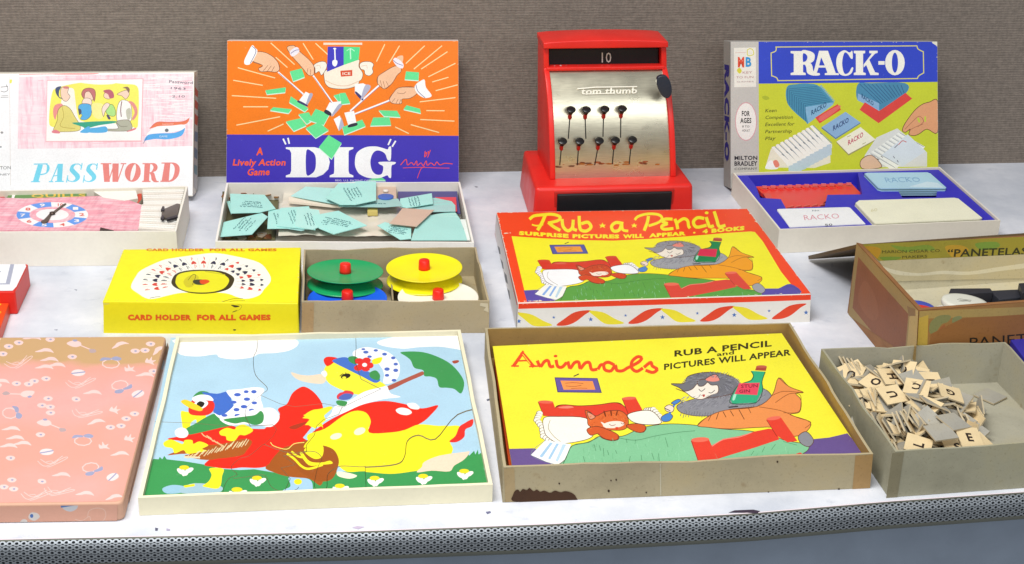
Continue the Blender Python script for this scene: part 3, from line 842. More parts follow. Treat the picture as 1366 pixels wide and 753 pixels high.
# ---- pink patterned box lid, front left
pk_px = [(-120, 450.5), (222, 448.4), (163.6, 671.5), (-260, 677)]
pk, OP = closedbox('patterned_box', 'pink and tan box printed with balls, rattles and rings, at the front left corner', 'box', pk_px, .0155, mat('dcac90', .6, 'wrap', .82), bevel=.0022, round_=.006)
PINK = '@0,440,5.379\n'
def motif(k, x, y, a=0, s=1.):
    M = lambda u, v_: f'{x+s*(u*c_(a)-v_*s_(a)):.0f},{y+s*.62*(u*s_(a)+v_*c_(a)):.0f}'
    w_, b_ = 'f6d4ce', 'a4a6c4'; o = ''
    if k == 'ball': o += f's f8e2e0 {M(-50,0)} {M(-35,-28)} {M(0,-38)} {M(35,-28)} {M(50,0)} {M(35,28)} {M(0,38)} {M(-35,28)}\nl {b_} 9 {M(-48,8)} {M(0,0)} {M(48,-10)}\n'
    if k == 'dot': o += f's {w_} {M(-34,0)} {M(-20,-24)} {M(12,-28)} {M(34,-6)} {M(20,22)} {M(-12,26)}\ns {b_} {M(-8,-2)} {M(4,-12)} {M(14,-2)} {M(4,10)}\n'
    if k == 'rattle': o += f's {w_} {M(-62,-10)} {M(-20,-40)} {M(30,-30)} {M(44,10)} {M(10,34)} {M(-30,24)}\nl {w_} 7 {M(30,10)} {M(120,70)}\ns c0a8a8 {M(100,60)} {M(140,60)} {M(150,90)} {M(110,100)}\ns {b_} {M(-18,-50)} {M(8,-54)} {M(14,-34)} {M(-10,-30)}\n'
    if k == 'ring': o += ''.join(f'l {w_} 7 {M(62*c_(i*.7),52*s_(i*.7))} {M(62*c_(i*.7+.72),52*s_(i*.7+.72))}\n' for i in range(9))+f's {b_} {M(-78,-30)} {M(-60,-70)} {M(-5,-66)} {M(0,-44)} {M(-40,-40)}\ns {b_} {M(5,-66)} {M(40,-84)} {M(76,-62)} {M(60,-36)} {M(14,-44)}\n'
    if k == 'duck': o += f's {w_} {M(-70,8)} {M(-30,-16)} {M(0,-34)} {M(40,-26)} {M(66,20)} {M(40,8)} {M(0,4)} {M(-30,12)}\n'
    if k == 'pin': o += f'L {w_} 4 {M(-90,-10)} {M(-30,50)} {M(100,-50)} {M(120,-40)} {M(20,40)} {M(-20,60)}\nL {w_} 4 {M(-70,-30)} {M(0,20)} {M(90,-70)}\nL {w_} 3 {M(-30,0)} {M(10,-10)} {M(30,20)} {M(60,-30)}\n'
    if k == 'star': o += f's {w_} {M(-30,30)} {M(-36,-20)} {M(-14,-4)} {M(-10,-50)} {M(8,-10)} {M(34,-24)} {M(24,10)} {M(44,34)} {M(8,28)}\n'
    return o
for k, x, y, a in [('ball', 562, 310, 0), ('ball', 990, 462, -.7), ('ball', 335, 878, -.1), ('ball', 808, 1058, -.8), ('dot', 62, 122, 0), ('dot', 134, 95, 0), ('dot', 20, 175, 0), ('dot', 518, 196, 0), ('dot', 970, 155, 0), ('dot', 1040, 150, 0), ('dot', 1080, 104, 0),
        ('dot', 118, 388, 0), ('dot', 205, 392, 0), ('dot', 245, 370, 0), ('dot', 330, 353, 0), ('dot', 345, 496, 0), ('dot', 300, 545, 0), ('dot', 360, 556, 0), ('dot', 362, 598, 0), ('dot', 545, 500, .6), ('dot', 905, 640, 0), ('dot', 965, 605, 0), ('dot', 868, 692, 0), ('dot', 792, 702, 0),
        ('dot', 290, 755, 0), ('dot', 75, 923, 0), ('dot', 85, 1080, 0), ('dot', 28, 1130, 0), ('dot', 98, 1145, 0), ('dot', 300, 1090, .6), ('dot', -20, 400, 0), ('dot', 1100, 300, 0), ('rattle', 540, 105, 0), ('rattle', 325, 672, 0), ('rattle', 190, 460, 2.6), ('rattle', 1100, 20, 2.6),
        ('ring', 795, 245, 0), ('ring', 595, 800, 0), ('ring', 70, 600, 1.4), ('ring', -80, 900, 0), ('duck', 320, 155, 0), ('duck', 860, 112, -.5), ('duck', 355, 218, 0), ('duck', 318, 272, 0), ('duck', 405, 258, 0), ('duck', 665, 455, 0), ('duck', 1040, 328, 0), ('duck', 690, 665, -.3), ('duck', 80, 715, 0), ('duck', 860, 895, -.1),
        ('duck', 440, 1045, 0), ('duck', 110, 780, 0), ('duck', 60, 838, 0), ('duck', 160, 820, 0), ('duck', 5, 375, 0), ('duck', 610, 1180, 0), ('duck', 820, 1205, -.3), ('pin', 560, 385, 0), ('pin', 120, 240, -.2), ('pin', 360, 950, 0), ('pin', 240, 1190, .1),
        ('star', 930, 280, 0), ('star', 745, 835, 0), ('star', 825, 575, .5), ('star', 1080, 225, .4), ('star', 930, 780, .4), ('ring', 860, 400, 2.6), ('ring', 650, 990, 2.6), ('pin', 600, 600, .3), ('pin', 400, 1160, .3), ('duck', 1140, 150, -.8), ('dot', 360, 72, 0), ('duck', 230, 62, 0), ('duck', -60, 60, 0), ('duck', 700, 40, -.3)]:
    PINK += motif(k, x, y, a)
def faded():   # the lid's paper: pink, gone salmon in clouds and tan along the far edge
    mt = mat('f6b0a8', .55, 'wrap').copy(); mt.name = 'faded_pink_paper'; nt = mt.node_tree; N, L = nt.nodes, nt.links
    b = N['Principled BSDF']; old = b.inputs[0].links[0].from_socket; tc = N.new('ShaderNodeTexCoord'); sp_ = N.new('ShaderNodeSeparateXYZ'); L.new(tc.outputs['Object'], sp_.inputs[0])
    n1_ = N.new('ShaderNodeTexNoise'); n1_.inputs['Scale'].default_value = 30; n1_.inputs['Detail'].default_value = 5; L.new(tc.outputs['Object'], n1_.inputs['Vector'])
    yb = at(100, 487, .0155).y-pk.location.y
    ad = N.new('ShaderNodeMath'); ad.operation = 'MULTIPLY_ADD'; L.new(n1_.outputs['Fac'], ad.inputs[0]); ad.inputs[1].default_value = .03; L.new(sp_.outputs['Y'], ad.inputs[2])
    mr = N.new('ShaderNodeMapRange'); L.new(ad.outputs[0], mr.inputs[0]); mr.inputs[1].default_value = yb+.008; mr.inputs[2].default_value = yb+.022
    mx = N.new('ShaderNodeMix'); mx.data_type = 'RGBA'; L.new(mr.outputs[0], mx.inputs[0]); L.new(old, mx.inputs[6]); mx.inputs[7].default_value = (*[v*.82 for v in lin('d0a878')], 1)
    n2_ = N.new('ShaderNodeTexNoise'); n2_.inputs['Scale'].default_value = 9; L.new(tc.outputs['Object'], n2_.inputs['Vector'])
    r2 = N.new('ShaderNodeMapRange'); L.new(n2_.outputs['Fac'], r2.inputs[0]); r2.inputs[1].default_value = .42; r2.inputs[2].default_value = .62; r2.inputs[4].default_value = .75
    m2 = N.new('ShaderNodeMix'); m2.data_type = 'RGBA'; L.new(r2.outputs[0], m2.inputs[0]); L.new(mx.outputs[2], m2.inputs[6]); m2.inputs[7].default_value = (*[v*.82 for v in lin('eaa490')], 1)
    m3 = N.new('ShaderNodeMix'); m3.data_type = 'RGBA'; L.new(mr.outputs[0], m3.inputs[0]); L.new(m2.outputs[2], m3.inputs[6]); L.new(mx.outputs[2], m3.inputs[7])
    L.new(m3.outputs[2], b.inputs[0]); return mt
art('top_print', pk, level(.0155), [(-118, 452), (214, 450), (219.5, 451.5), (219, 455), (164.5, 660), (161, 667), (154, 669.3), (-256, 674)], 'fcb8b1', PINK, off=.0001, rough=.5, kind='wrap', special={'fcb8b1': faded()})
pf_ = facade(OP[3], OP[2]); art('side_print', pk, pf_, [(-200, 679), (157, 673.5), (156, 694.5), (-198, 700)], 'e0a890', '''
@0,570,5.379
s c8c8cc 440,555 490,540 550,545 555,580 510,605 460,590
l 5878b0 14 440,570 500,560 556,552
s dcd4cc 205,640 225,612 270,618 285,645 250,670 215,660
e 4c70b0 228,636,12,14
s dcd4cc 140,690 165,660 195,668 188,694
e 7890c0 165,690,22,8
L e8c4b0 4 630,640 640,600 690,580 745,590 760,630 740,670 700,682
L e8c4b0 4 540,660 590,670 640,640 650,665''', off=.0003, kind='wrap')
sd = facade(OP[2], OP[1]); art('side_print', pk, sd, [(172, 667), (223, 457), (226, 468), (172, 690)], 'c89068', '''
@0,440,5.379
s a8b0b8 1150,240 1165,215 1180,235 1172,280 1158,285
s b8b8b8 1000,770 1020,740 1028,790 1010,830
s d0a890 1070,600 1082,570 1090,600 1078,640''', off=.0003, kind='board')
# ================================================================= middle row
# ---- yellow card-holder box
ye, OY = closedbox('game_box', 'closed bright yellow box printed with a fan of playing cards round a disc', 'box', [(164.7, 333), (401.4, 330.4), (397.7, 405), (136.8, 402.5)], .032, mat('fbf01c', .5, 'wrap', .82), bevel=.0007)
YT = '''
@130,325,4.879
s fffff0 218,285 250,215 290,172 420,112 500,95 620,78 760,64 900,85 1050,125 1112,190 1128,245 1085,300 1050,340 960,362 850,335 690,330 560,330 420,352 330,362 262,325
s fbf01c 380,365 480,335 560,322 690,320 830,325 900,350 880,372 690,375 480,375
s 3c3410 482,245 510,200 580,178 690,172 810,182 880,215 888,250 850,300 740,326 620,326 530,300 490,275
s f0ea20 508,245 525,205 590,186 690,180 790,190 845,220 856,250 820,295 735,318 620,318 545,300 515,272
s d8cc20 560,250 590,215 640,205 660,230 620,280 580,285
s 384028 620,245 650,236 700,238 715,255 690,270 640,268
s e85018 668,240 710,236 730,250 700,266 672,262
L 303018 3 590,240 620,205 640,212 618,270
l c8c030 5 700,183 830,205
t e07c10 "CARD HOLDER" 318,51 696,51 15 0 .05
t e07c10 "FOR ALL GAMES" 730,51 1167,51 15 0 .05
L 504818 3 340,358 375,350 410,348
L 504818 3 800,385 880,362 945,360
L 504818 2 820,392 900,372 960,374
'''
rr = random.Random(21)
for i in range(19):
    a = RAD(196-i*11.8+0); cx, cy = 690, 250; col = ('e04838', '262a48')[(i//2) % 2 if i < 12 else 1-(i % 3 == 0)]
    for r_, s_z in ((.97, 11), (.80, 17), (.66, 13)):
        x = cx+400*r_*c_(a)*.98; y = cy-165*r_*s_(a)+8
        if y > 335: continue
        u, v_ = c_(a), -s_(a)
        def Q(p, q): return f'{x+p*u*s_z-q*v_*s_z:.0f},{y+(p*v_+q*u)*s_z*.62:.0f}'
        if r_ == .80 or i > 11: YT += f's {col} {Q(1.3,0)} {Q(.2,.9)} {Q(-.8,.8)} {Q(-.5,.1)} {Q(-1.2,0)} {Q(-.5,-.2)} {Q(-.8,-.9)} {Q(.2,-.9)}\n'
        else: YT += f'l {col} 4 {Q(-1.4,rr.uniform(-.5,.5))} {Q(1.4,0)}\nl {col} 3 {Q(-.6,.6)} {Q(.9,.5)}\n'
    b = a-RAD(5.9); YT += f'l c8b8b0 1.6 {cx+215*c_(b):.0f},{cy-82*s_(b):.0f} {cx+400*c_(b):.0f},{min(cy-160*s_(b)+6, 345):.0f}\n'
art('top_print', ye, level(.032), [(166, 333.8), (400.6, 331.4), (396.9, 403.8), (138.3, 401.4)], 'fdf41c', parse(YT)+scuffs(((166, 334.2), (400, 331.8)), 12, 1.2, 'e8dca0', 41)+scuffs(((139, 400.5), (396, 403)), 22, 1.2, 'd8c878', 42)+scuffs(((165, 335), (138, 400)), 14, 1.3, 'c8b890', 43)+scuffs(((400, 333), (396.5, 402)), 10, 1.2, 'd8d0a0', 44), kind='wrap')
fy = facade(OY[3], OY[2]); art('side_print', ye, fy, [(138, 404.6), (397, 407.4), (397, 452), (138.3, 449)], 'fbec10', '''
@130,325,4.879
t f06010 "CARD HOLDER" 198,496 612,497 31 0 .07
t f06010 "FOR ALL GAMES" 648,497 1128,496 31 0 .07
s 403410 870,400 910,403 925,410 900,416 885,412
L 8a7a20 2 850,392 900,396 938,405 925,430 880,448
l 5a4c14 4 880,446 905,436
e 504410 893,562,10,5
s e8dc60 30,385 60,383 80,390 60,398 34,396
s d8cc70 1285,372 1310,370 1308,392 1290,392''', off=.0003, kind='wrap')
# ---- grey-tan tray with the card-holder discs
CA_px = [(405.4, 333), (635, 330), (653, 402), (402.3, 402.4)]
ct, OC, IC = tray('cardboard_tray', 'small tan cardboard tray holding four coloured disc card holders, beside the yellow box', 'tray', CA_px, .033, mat('b8a888', .75, 'board', .82), mat('b8aa88', .8, 'board', .78), t=.0018, jit=.0026, seed=14)
c = sum(OC, Vector())/4
for (x0, y0), (x1, y1) in [((520, 345), (524, 400))]:
    A, B = at(x0, y0, .018), at(x1, y1, .018)
    d = (B-A).normalized(); n = Vector((-d.y, d.x, 0))*.0008
    v, f = prism([A-n, B-n, B+n, A+n], -.016); fixn(obj('divider', v, f, mat('a89878', .8, 'board', .78), ct))
art('corner_wrap', ct, facade(OC[3], OC[2]), [(403, 404), (419, 404), (418, 444), (402, 444)], 'b8986c', '@0,0,1', off=.0002, kind='board')
art('torn_patch', ct, facade(OC[3], OC[2]), [(641, 404), (651, 405), (652, 417), (645, 414), (648, 410), (640, 408)], 'd8ccb0', '@0,0,1', off=.0003, kind='board')
def spool(name, label, col, px, z, r, tx, ty, gap=.009, cap=(0, 0)):
    ctr = at(px[0], px[1], z); M = Matrix.Rotation(RAD(tx), 4, 'X') @ Matrix.Rotation(RAD(ty), 4, 'Y')
    th = thing(name, label, 'card holder', ctr, 'disc shaped card holders in the tan tray')
    P = lambda prof, nm, m_: fixn(obj(nm, *lathe(prof, ctr, 56, M), m_, th, smooth=True))
    m_ = mat(col, .3, 'plastic', .84)
    P([(0, .0004), (.006, .0002), (r*.55, -.0002), (r*.85, .0008), (r*.975, .0021), (r, .0023), (r*1.003, .0017), (r*.98, .0010), (r*.7, -.0022), (r*.48, -.0050)], 'upper_disc', m_)
    P([(r*.48, -.0050), (r*.7, -.0072), (r*.97, -.0108), (r, -.0114), (r*1.003, -.0120), (r*.97, -.0122), (r*.6, -.0118), (0, -.0118)], 'lower_disc', m_)
    kz = .002; P([(0, kz+.0080), (.0046, kz+.0080), (.0052, kz+.0073), (.0056, kz+.001), (.0057, kz-.002), (0, kz-.002)], 'knob', mat('f82818', .35, 'plastic', .82))
spool('disc_card_holder', 'blue plastic disc card holder with red knob, under the green one', '2468f0', (463.5, 401), .0165, .0375, -1, 0)
spool('disc_card_holder', 'white plastic disc card holder with red knob, under the yellow one', 'fffbec', (584.5, 399), .0165, .0385, 0, 0)
spool('disc_card_holder', 'green plastic disc card holder with red knob, in the tan tray', '1ca864', (460.6, 364.5), .0270, .0368, -5, 1)
spool('disc_card_holder', 'bright yellow plastic disc card holder with red knob, tilted against the tray side', 'fff41c', (566, 359.5), .0285, .0372, -1, -1)
# ---- red picture-book box
RB_px = [(661.9, 283.5), (996.9, 278.4), (1082.2, 392.5), (691, 404.5)]
rb, OR = closedbox('game_box', 'closed red box with two cats on its yellow picture and ribbons along its white side', 'box', RB_px, .0295, mat('f4f0e6', .5, 'wrap', .84), bevel=.0006)
src = [(278, 207), (218, 295), (1120, 357), (1066, 165), (300, 535), (1228, 373), (600, 281), (452, 263), (1110, 208), (855, 514), (745, 240), (1368, 414)]
dst = [(345, 245), (268, 338), (1394, 420), (1344, 210), (385, 560), (1539, 445), (735, 315), (560, 303), (1394, 256), (1115, 548), (895, 252), (1735, 472)]
def solve(A, b):
    n = len(b); M = [r[:]+[b[i]] for i, r in enumerate(A)]
    for i in range(n):
        p = max(range(i, n), key=lambda r: abs(M[r][i])); M[i], M[p] = M[p], M[i]
        for r in range(n):
            if r != i:
                k = M[r][i]/M[i][i]
                for q in range(i, n+1): M[r][q] -= k*M[i][q]
    return [M[i][n]/M[i][i] for i in range(n)]
def polyfit(src, dst):
    S = 1000.; Bs = lambda x, y: [1, x/S, y/S, x*y/S/S, (x/S)**2]
    out = []
    for a in (0, 1):
        AtA = [[0.]*5 for _ in range(5)]; Atb = [0.]*5
        for (x, y), d in zip(src, dst):
            b = Bs(x, y)
            for i in range(5):
                Atb[i] += b[i]*d[a]
                for j in range(5): AtA[i][j] += b[i]*b[j]
        out.append(solve(AtA, Atb))
    return lambda x, y: tuple(sum(p*q for p, q in zip(out[a], Bs(x, y))) for a in (0, 1))
warp = polyfit(src, dst)
CM = {'86c898': '5ca444', '4c8860': '3c7c34', '3c7048': '2c6030', '4c9060': '3c7c34', 'f09450': 'f8a41c', '8e8e94': 'a4a6aa', '74747a': '98999e', '66666e': '808288', '707076': '8a8c90', '7c7c84': '8c8e94', 'e0682e': 'cc4420', 'd85a28': 'd84820', 'e4402a': 'dc3824', 'e8402c': 'e04030', '2eb07e': '10884c', 'ec4860': 'e02c50', 'fffbea': 'fefefe', 'a8cce8': '8cb4ec', '6a5490': '5c50a8', 'fb9a50': 'f4a038', '3a3468': '30306c', '6858a0': '5058a8', 'f08870': 'e06850', 'ec6850': 'dc4830', '7a3010': 'b83c18', 'e8402c': 'e04838'}
inner = '\n'.join(l for l in CATS.strip().splitlines() if not l.startswith('@'))
pic = []
for it in parse('@0,0,1\n'+inner, warp, CM):
    if it[0] == 'poly': pic.append(('poly', it[1], [(655+x/4.304, 270+y/4.304) for x, y in it[2]]))
panel = '@655,270,4.304\np fdf42c 118,196 300,208 500,218 700,222 904,212 1150,195 1350,178 1490,169 1515,172 1560,225 1665,400 1768,528 1300,545 800,562 207,573\ns 5450a4 1500,520 1560,508 1640,500 1720,470 1772,530 1490,545\n'
# the picture stays inside its panel
pan = [i for i in parse(panel)][0][2]
def clip(poly, cl):
    sg = sum(cl[i][0]*cl[(i+1) % len(cl)][1]-cl[(i+1) % len(cl)][0]*cl[i][1] for i in range(len(cl)))
    out = poly
    for i in range(len(cl)):
        a, b = cl[i], cl[(i+1) % len(cl)]; ins = lambda p: ((b[0]-a[0])*(p[1]-a[1])-(b[1]-a[1])*(p[0]-a[0]))*sg >= 0
        new = []
        for j in range(len(out)):
            p, q = out[j-1], out[j]; ip, iq = ins(p), ins(q)
            if ip != iq:
                d1 = (b[0]-a[0])*(p[1]-a[1])-(b[1]-a[1])*(p[0]-a[0]); d2 = (b[0]-a[0])*(q[1]-a[1])-(b[1]-a[1])*(q[0]-a[0]); t = d1/(d1-d2)
                new.append((p[0]+(q[0]-p[0])*t, p[1]+(q[1]-p[1])*t))
            if iq: new.append(q)
        out = new
        if len(out) < 3: return None
    return out
low = [(655+x/4.304, 270+y/4.304) for x, y in ((60, 60), (1600, 60), (1768, 528), (207, 573))]
pic = [('poly', a[1], clip(a[2], low)) for a in pic]; pic = [a for a in pic if a[2]]
RT_ = parse('''
@655,270,4.304
L fff02c 17 222,98 246,80 290,74 345,70 384,78 398,92 380,108 330,120
L fff02c 19 310,78 292,120 268,160
L fff02c 18 330,118 360,142 396,162
L fff02c 9 236,130 262,136 298,130
L fff02c 18 408,100 414,140 440,165 466,148 472,104
L fff02c 17 472,104 470,150 492,162
L fff02c 18 506,82 508,130 516,160 548,166 574,144 556,116 520,124
L fff02c 18 752,122 716,118 692,140 704,166 736,160 752,116
L fff02c 15 752,116 756,158 786,166
L fff02c 18 904,82 896,120 880,162
L fff02c 15 826,102 846,82 900,68 960,72 982,92 964,116 908,136
L fff02c 17 1040,98 1000,98 984,112 1012,124 980,138 992,156 1044,152
L fff02c 18 1056,98 1066,124 1072,154
L fff02c 17 1070,118 1104,96 1128,106 1134,136 1142,150
L fff02c 18 1222,94 1186,90 1162,114 1180,144 1234,134
L fff02c 18 1236,88 1246,120 1256,142 1278,136
e fff02c 1238,62,11,8
L fff02c 18 1282,56 1296,100 1310,140 1344,134
e fff02c 1346,74,1,1
p fff02c 640,118 646,130 660,130 650,138 656,150 640,142 624,150 630,138 620,130 634,130
p fff02c 822,120 827,130 840,130 831,137 836,148 822,141 808,148 813,137 804,130 817,130
t fff02c "SURPRISE" 160,188 445,205 19 0 .07
t fff02c "PICTURES" 468,206 737,208 19 0 .07
t fff02c "WILL" 757,208 877,204 19 0 .07
t fff02c "APPEAR" 907,203 1119,190 19 0 .07
e fff02c 1167,176,7,5
t fff02c "4 BOOKS" 1214,180 1456,160 20 0 .07
''')
sc_ = scuffs(((661.9, 284), (700, 283.6)), 10, 1.6, seed=1)+scuffs(((740, 283), (996, 279)), 16, 1.3, seed=2)+scuffs(((692, 402.5), (725, 401.5)), 12, 2.2, seed=3)+scuffs(((700, 402.5), (1080, 391)), 26, 1.3, seed=4)+scuffs(((998, 282), (1080, 389)), 26, 1.5, seed=6)+scuffs(((664, 288), (690, 400)), 26, 1.6, seed=7)+scuffs(((672, 312), (682, 311)), 7, 2.2, seed=8)
art('top_print', rb, level(.0295), [(662.6, 284), (996.4, 279), (1081.5, 392), (691.4, 404)], 'fc4a1c', parse(panel)+pic+RT_+sc_, kind='wrap', rough=.42)
RS = '@655,270,4.304\np fc4418 150,570 1842,515 1842,560 1500,572 154,612\n'
for i in range(-1, 4):
    dx = i*412.; sl = lambda x: -.0265*(x-375)+(-.000003*(x-375)**2)
    def R_(pts, col): 
        global RS
        RS += f's {col} '+' '.join(f'{x+dx:.0f},{y+sl(x+dx)-2:.0f}' for x, y in pts)+'\n'
    R_([(190, 632), (240, 645), (300, 680), (352, 706), (300, 712), (240, 706), (190, 668), (150, 632)], 'fcec30')
    R_([(375, 706), (420, 672), (470, 640), (520, 628), (575, 628), (540, 650), (490, 688), (450, 706), (410, 712)], 'f04820')
    def star(x, y, r): return 'p 4878c0 '+' '.join(f'{x+(r if k % 2 == 0 else r*.42)*s_(k*math.pi/5):.0f},{y-(r if k % 2 == 0 else r*.42)*c_(k*math.pi/5):.0f}' for k in range(10))+'\n'
    RS += star(572+dx, 677+sl(572+dx), 15)+star(360+dx, 660+sl(360+dx), 10)
art('side_print', rb, facade(OR[3], OR[2]), [(691.6, 405.2), (1081.6, 393.2), (1079.8, 431.5), (689.9, 440)], 'f6f2e8', parse(RS)+scuffs(((692, 406), (1080, 394)), 30, 1., 'f0d8b0', 5)+parse('@655,270,4.304\nl d83020 5 1640,700 1830,690'), off=.0004, kind='wrap')
sl_ = facade(OR[0], OR[3]); art('side_print', rb, sl_, [(662.5, 286), (690.6, 406), (689, 438), (660.5, 312)], 'e8e4e0', '''
@655,270,4.304
l d84830 6 22,180 124,700
p d84830 30,62 34,75 155,590 150,592
p 505458 36,245 52,262 58,300 40,290
p 505458 55,320 70,345 76,385 58,372
p 505458 78,400 92,420 100,470 82,455
p 505458 92,490 108,510 114,560 98,548''', off=.0004, kind='wrap')
# ---- cigar box
ch = .0745
c0, c3 = at(1142.7, 323.7, ch), at(1226, 414, ch)
dx_ = at(1366, 403, ch)-c3; dx_ = dx_.normalized(); dy_ = (c0-c3); W_ = .27
CB = [c0, c0+dx_*W_, c3+dx_*W_, c3]
wood = mat('9c6c40', .6, 'wood', .8)
cgc = sum(CB, Vector())/4
cg = thing('cigar_box', 'old wooden cigar box with peeling green paper edging, holding discs and black tiles', 'box', (cgc.x, cgc.y, 0))
t = .004; I = [CB[0]+dx_*t-dy_.normalized()*t, CB[1]-dx_*t-dy_.normalized()*t, CB[2]-dx_*t+dy_.normalized()*t, CB[3]+dx_*t+dy_.normalized()*t]
mats_c = [wood, mat('b87848', .6, 'wood', .72), mat('a8804c', .6, 'wood', .78), wood]
inn = mat('d8d0b4', .7, 'board', .8)
for i in range(4):
    v, f = wallstrip(CB[i], CB[(i+1) % 4], I[i], I[(i+1) % 4], ch-(.004 if i == 0 else 0), .0002, .0004, 40+i)
    o = fixn(obj('side_board', v, f, [wood, inn], cg))
    cc = Vector((cgc.x, cgc.y, 0))-Vector(cg.location)
    for p in o.data.polygons:
        if abs(p.normal.z) < .5 and p.normal.dot(cc-Vector((p.center.x, p.center.y, 0))) > 0: p.material_index = 1
v, f = prism([Vector((p.x, p.y, .022)) for p in reversed(I)], -.021); obj('base_board', v, f, inn, cg)
gm = 'b0a044'
# left end: dark inset panel with edging
le = facade(CB[0], CB[3]); art('end_paper', cg, le, [(1143, 324.5), (1225.6, 415), (1222, 482), (1132, 421)], 'a08450', '''
@1066,300,4.43
p 8c5434 352,190 500,362 648,528 628,760 500,716 318,492 334,340
s 945c3c 390,330 450,420 470,540 420,560 350,440
p c0a468 690,500 708,510 700,720 640,720 655,545
p 8c6c44 640,480 690,500 690,540 650,540''', off=.0004, kind='board')
fr_ = facade(CB[3], CB[2]); art('front_paper', cg, fr_, [(1226.2, 415.2), (1600, 384), (1600, 450), (1222, 480)], 'a87c44', '''
@1200,350,6.277
p b89c5c 160,408 1100,372 1100,440 500,462 240,470 160,480
p d0b04c 150,470 240,440 230,720 130,720
s 90905c 245,560 260,500 320,450 400,440 430,460 400,500 350,520 300,590 260,600
s 8c9060 440,470 520,455 500,560 480,600 455,560
s a8683c 300,640 330,560 380,520 360,600
s a8683c 380,590 420,570 460,640 420,620
p a06c3a 520,470 1100,432 2400,330 2400,700 240,720 260,600
t 2c2418 "PANETELAS" 585,716 1400,655 84 0 0
l 6a5a30 4 160,420 140,700''', off=.0004, kind='board')
# paper band over the rear edge, with print
rf = facade(CB[0]-dy_.normalized()*(t+.0003), CB[1]-dy_.normalized()*(t+.0003))
art('rim_paper', cg, rf, [(1150, 326), (1500, 309.5), (1500, 333), (1172, 348)], 'a89c38', '''
@1066,300,4.43
s c8982c 380,130 480,140 460,200 420,210
s 88a03c 540,120 640,130 760,118 800,150 700,150 620,160
s d0a434 860,130 950,120 1000,150 920,200
s 80a040 1040,110 1160,100 1180,130 1080,150
s 7c9838 480,190 600,190 560,210 500,210
t 4c4820 "MARION CIGAR CO." 488,168 838,160 17 0 0
t 4c4820 "MAKERS" 608,198 755,192 15 0 0
t 38381c "\u201cPANETELAS" 872,188 1345,176 42 .12 .02
''', off=.0006, kind='board')
art('lining_paper', cg, rf, [(1172, 348), (1500, 333), (1500, 368), (1192, 375)], 'd0c4a0', '''
@1066,300,4.43
s e8e0c4 480,240 560,265 700,285 850,270 1000,275 1200,245 1400,220 1400,245 1200,270 1000,295 850,290 700,300 560,290''', off=.0008, kind='board')
# its lid, hinged open and sloping down behind
lo = at(1078, 341.5, .006); L0, L1 = CB[0]+Vector((0, 0, -.002)), CB[0]+dx_*W_+Vector((0, 0, -.002)); dd = lo-L0
lo = L0+dd; ld4 = [L0, L1, L1+dd+dx_*.0, lo]; nn = (L1-L0).cross(dd).normalized(); nn = nn if nn.z > 0 else -nn
v, f = prism(ld4, -nn*.004); fixn(obj('hinged_lid', v, f, mat('6c5430', .6, 'wood', .7), cg, bevel=.0005))
def disc(name, label, px, z, r, h, col, tx=0, ty=0, cat='disc', group=None, mark=None, flat=False):
    ctr = at(px[0], px[1], z); M = Matrix.Rotation(RAD(tx), 4, 'X') @ Matrix.Rotation(RAD(ty), 4, 'Y')
    v, f = lathe([(0, h/2), (r*.82, h/2), (r*.96, h/2-.0003), (r, h*.2), (r, -h*.2), (r*.96, -h/2), (0, -h/2)], ctr, 44, M)
    o = fixn(obj(name, v, f, mat(col, .4, 'plastic', .8), None, smooth=True, loc=ctr)); tag(o, label, cat, group); return o, ctr, M
zc = .0225
disc('gaming_disc', 'blue round disc under the red one, at the left inside the cigar box', (1229, 409), .062, .0125, .002, '4858c0', -2, 6)
disc('gaming_disc', 'red round disc leaning on the blue one, at the left inside the cigar box', (1233, 415), .0645, .0125, .002, 'e83c30', -2, 6)
disc('gaming_disc', 'small white disc half hidden behind the front of the cigar box', (1260, 414), .063, .008, .003, 'f4f2ec', 0, 0)
o, ctr, M = disc('shuffleboard_puck', 'thick off white puck with a small printed mark, inside the cigar box', (1287, 405.5), .066, .0205, .0055, 'ecebdc', -4, 3, 'puck')
pm = Plane(ctr, M @ Vector((1, 0, 0)), M @ Vector((0, 1, 0)))
m0 = obj('printed_mark', [Vector((0, 0, 0))]*3, [(0, 1, 2)], mat('98978c', .6, 'flat'), o); bpy.data.objects.remove(m0)
lt = parse('@1200,350,6.277\nL 8c8b80 3 478,340 500,332 540,338 595,345\nL 8c8b80 3 490,350 520,352 560,350 590,356\nL 8c8b80 3 500,342 530,346 575,342')
vs, fs = [], []
for it in lt:
    b = len(vs); vs += [pm.at(x, y, .0029) for x, y in it[2]]; fs.append(tuple(range(b+3, b-1, -1)))
obj('printed_mark', vs, fs, mat('98978c', .6, 'flat'), o)
def block(name, label, cat, px4, z, h, col, rough=.35, group=None, bev=.0006):
    P = [at(*p, z) for p in reversed(px4)]; v, f = prism(P, -h); c = sum(P, Vector())/4
    o = obj(name, v, f, mat(col, rough, 'plastic', .8), None, loc=c, bevel=bev); return tag(o, label, cat, group)
block('domino_tile', 'long black tile behind the off white puck in the cigar box', 'tile', [(1268, 385), (1321, 384.6), (1325, 390), (1265, 393)], .066, .013, '34343a')
block('domino_tile', 'black tile with a lit corner, right of the puck in the cigar box', 'tile', [(1320, 388), (1362, 386), (1368, 396), (1333, 400)], .064, .013, '34363e')
block('domino_tile', 'black tile at the right edge of the picture, highest in the cigar box', 'tile', [(1359, 378), (1385, 376), (1392, 388), (1364, 391)], .071, .013, '303036')
block('red_stick', 'thin red stick beside the puck in the cigar box', 'stick', [(1314, 404), (1318, 403.4), (1342, 407), (1340, 410)], .063, .002, 'b8545c')
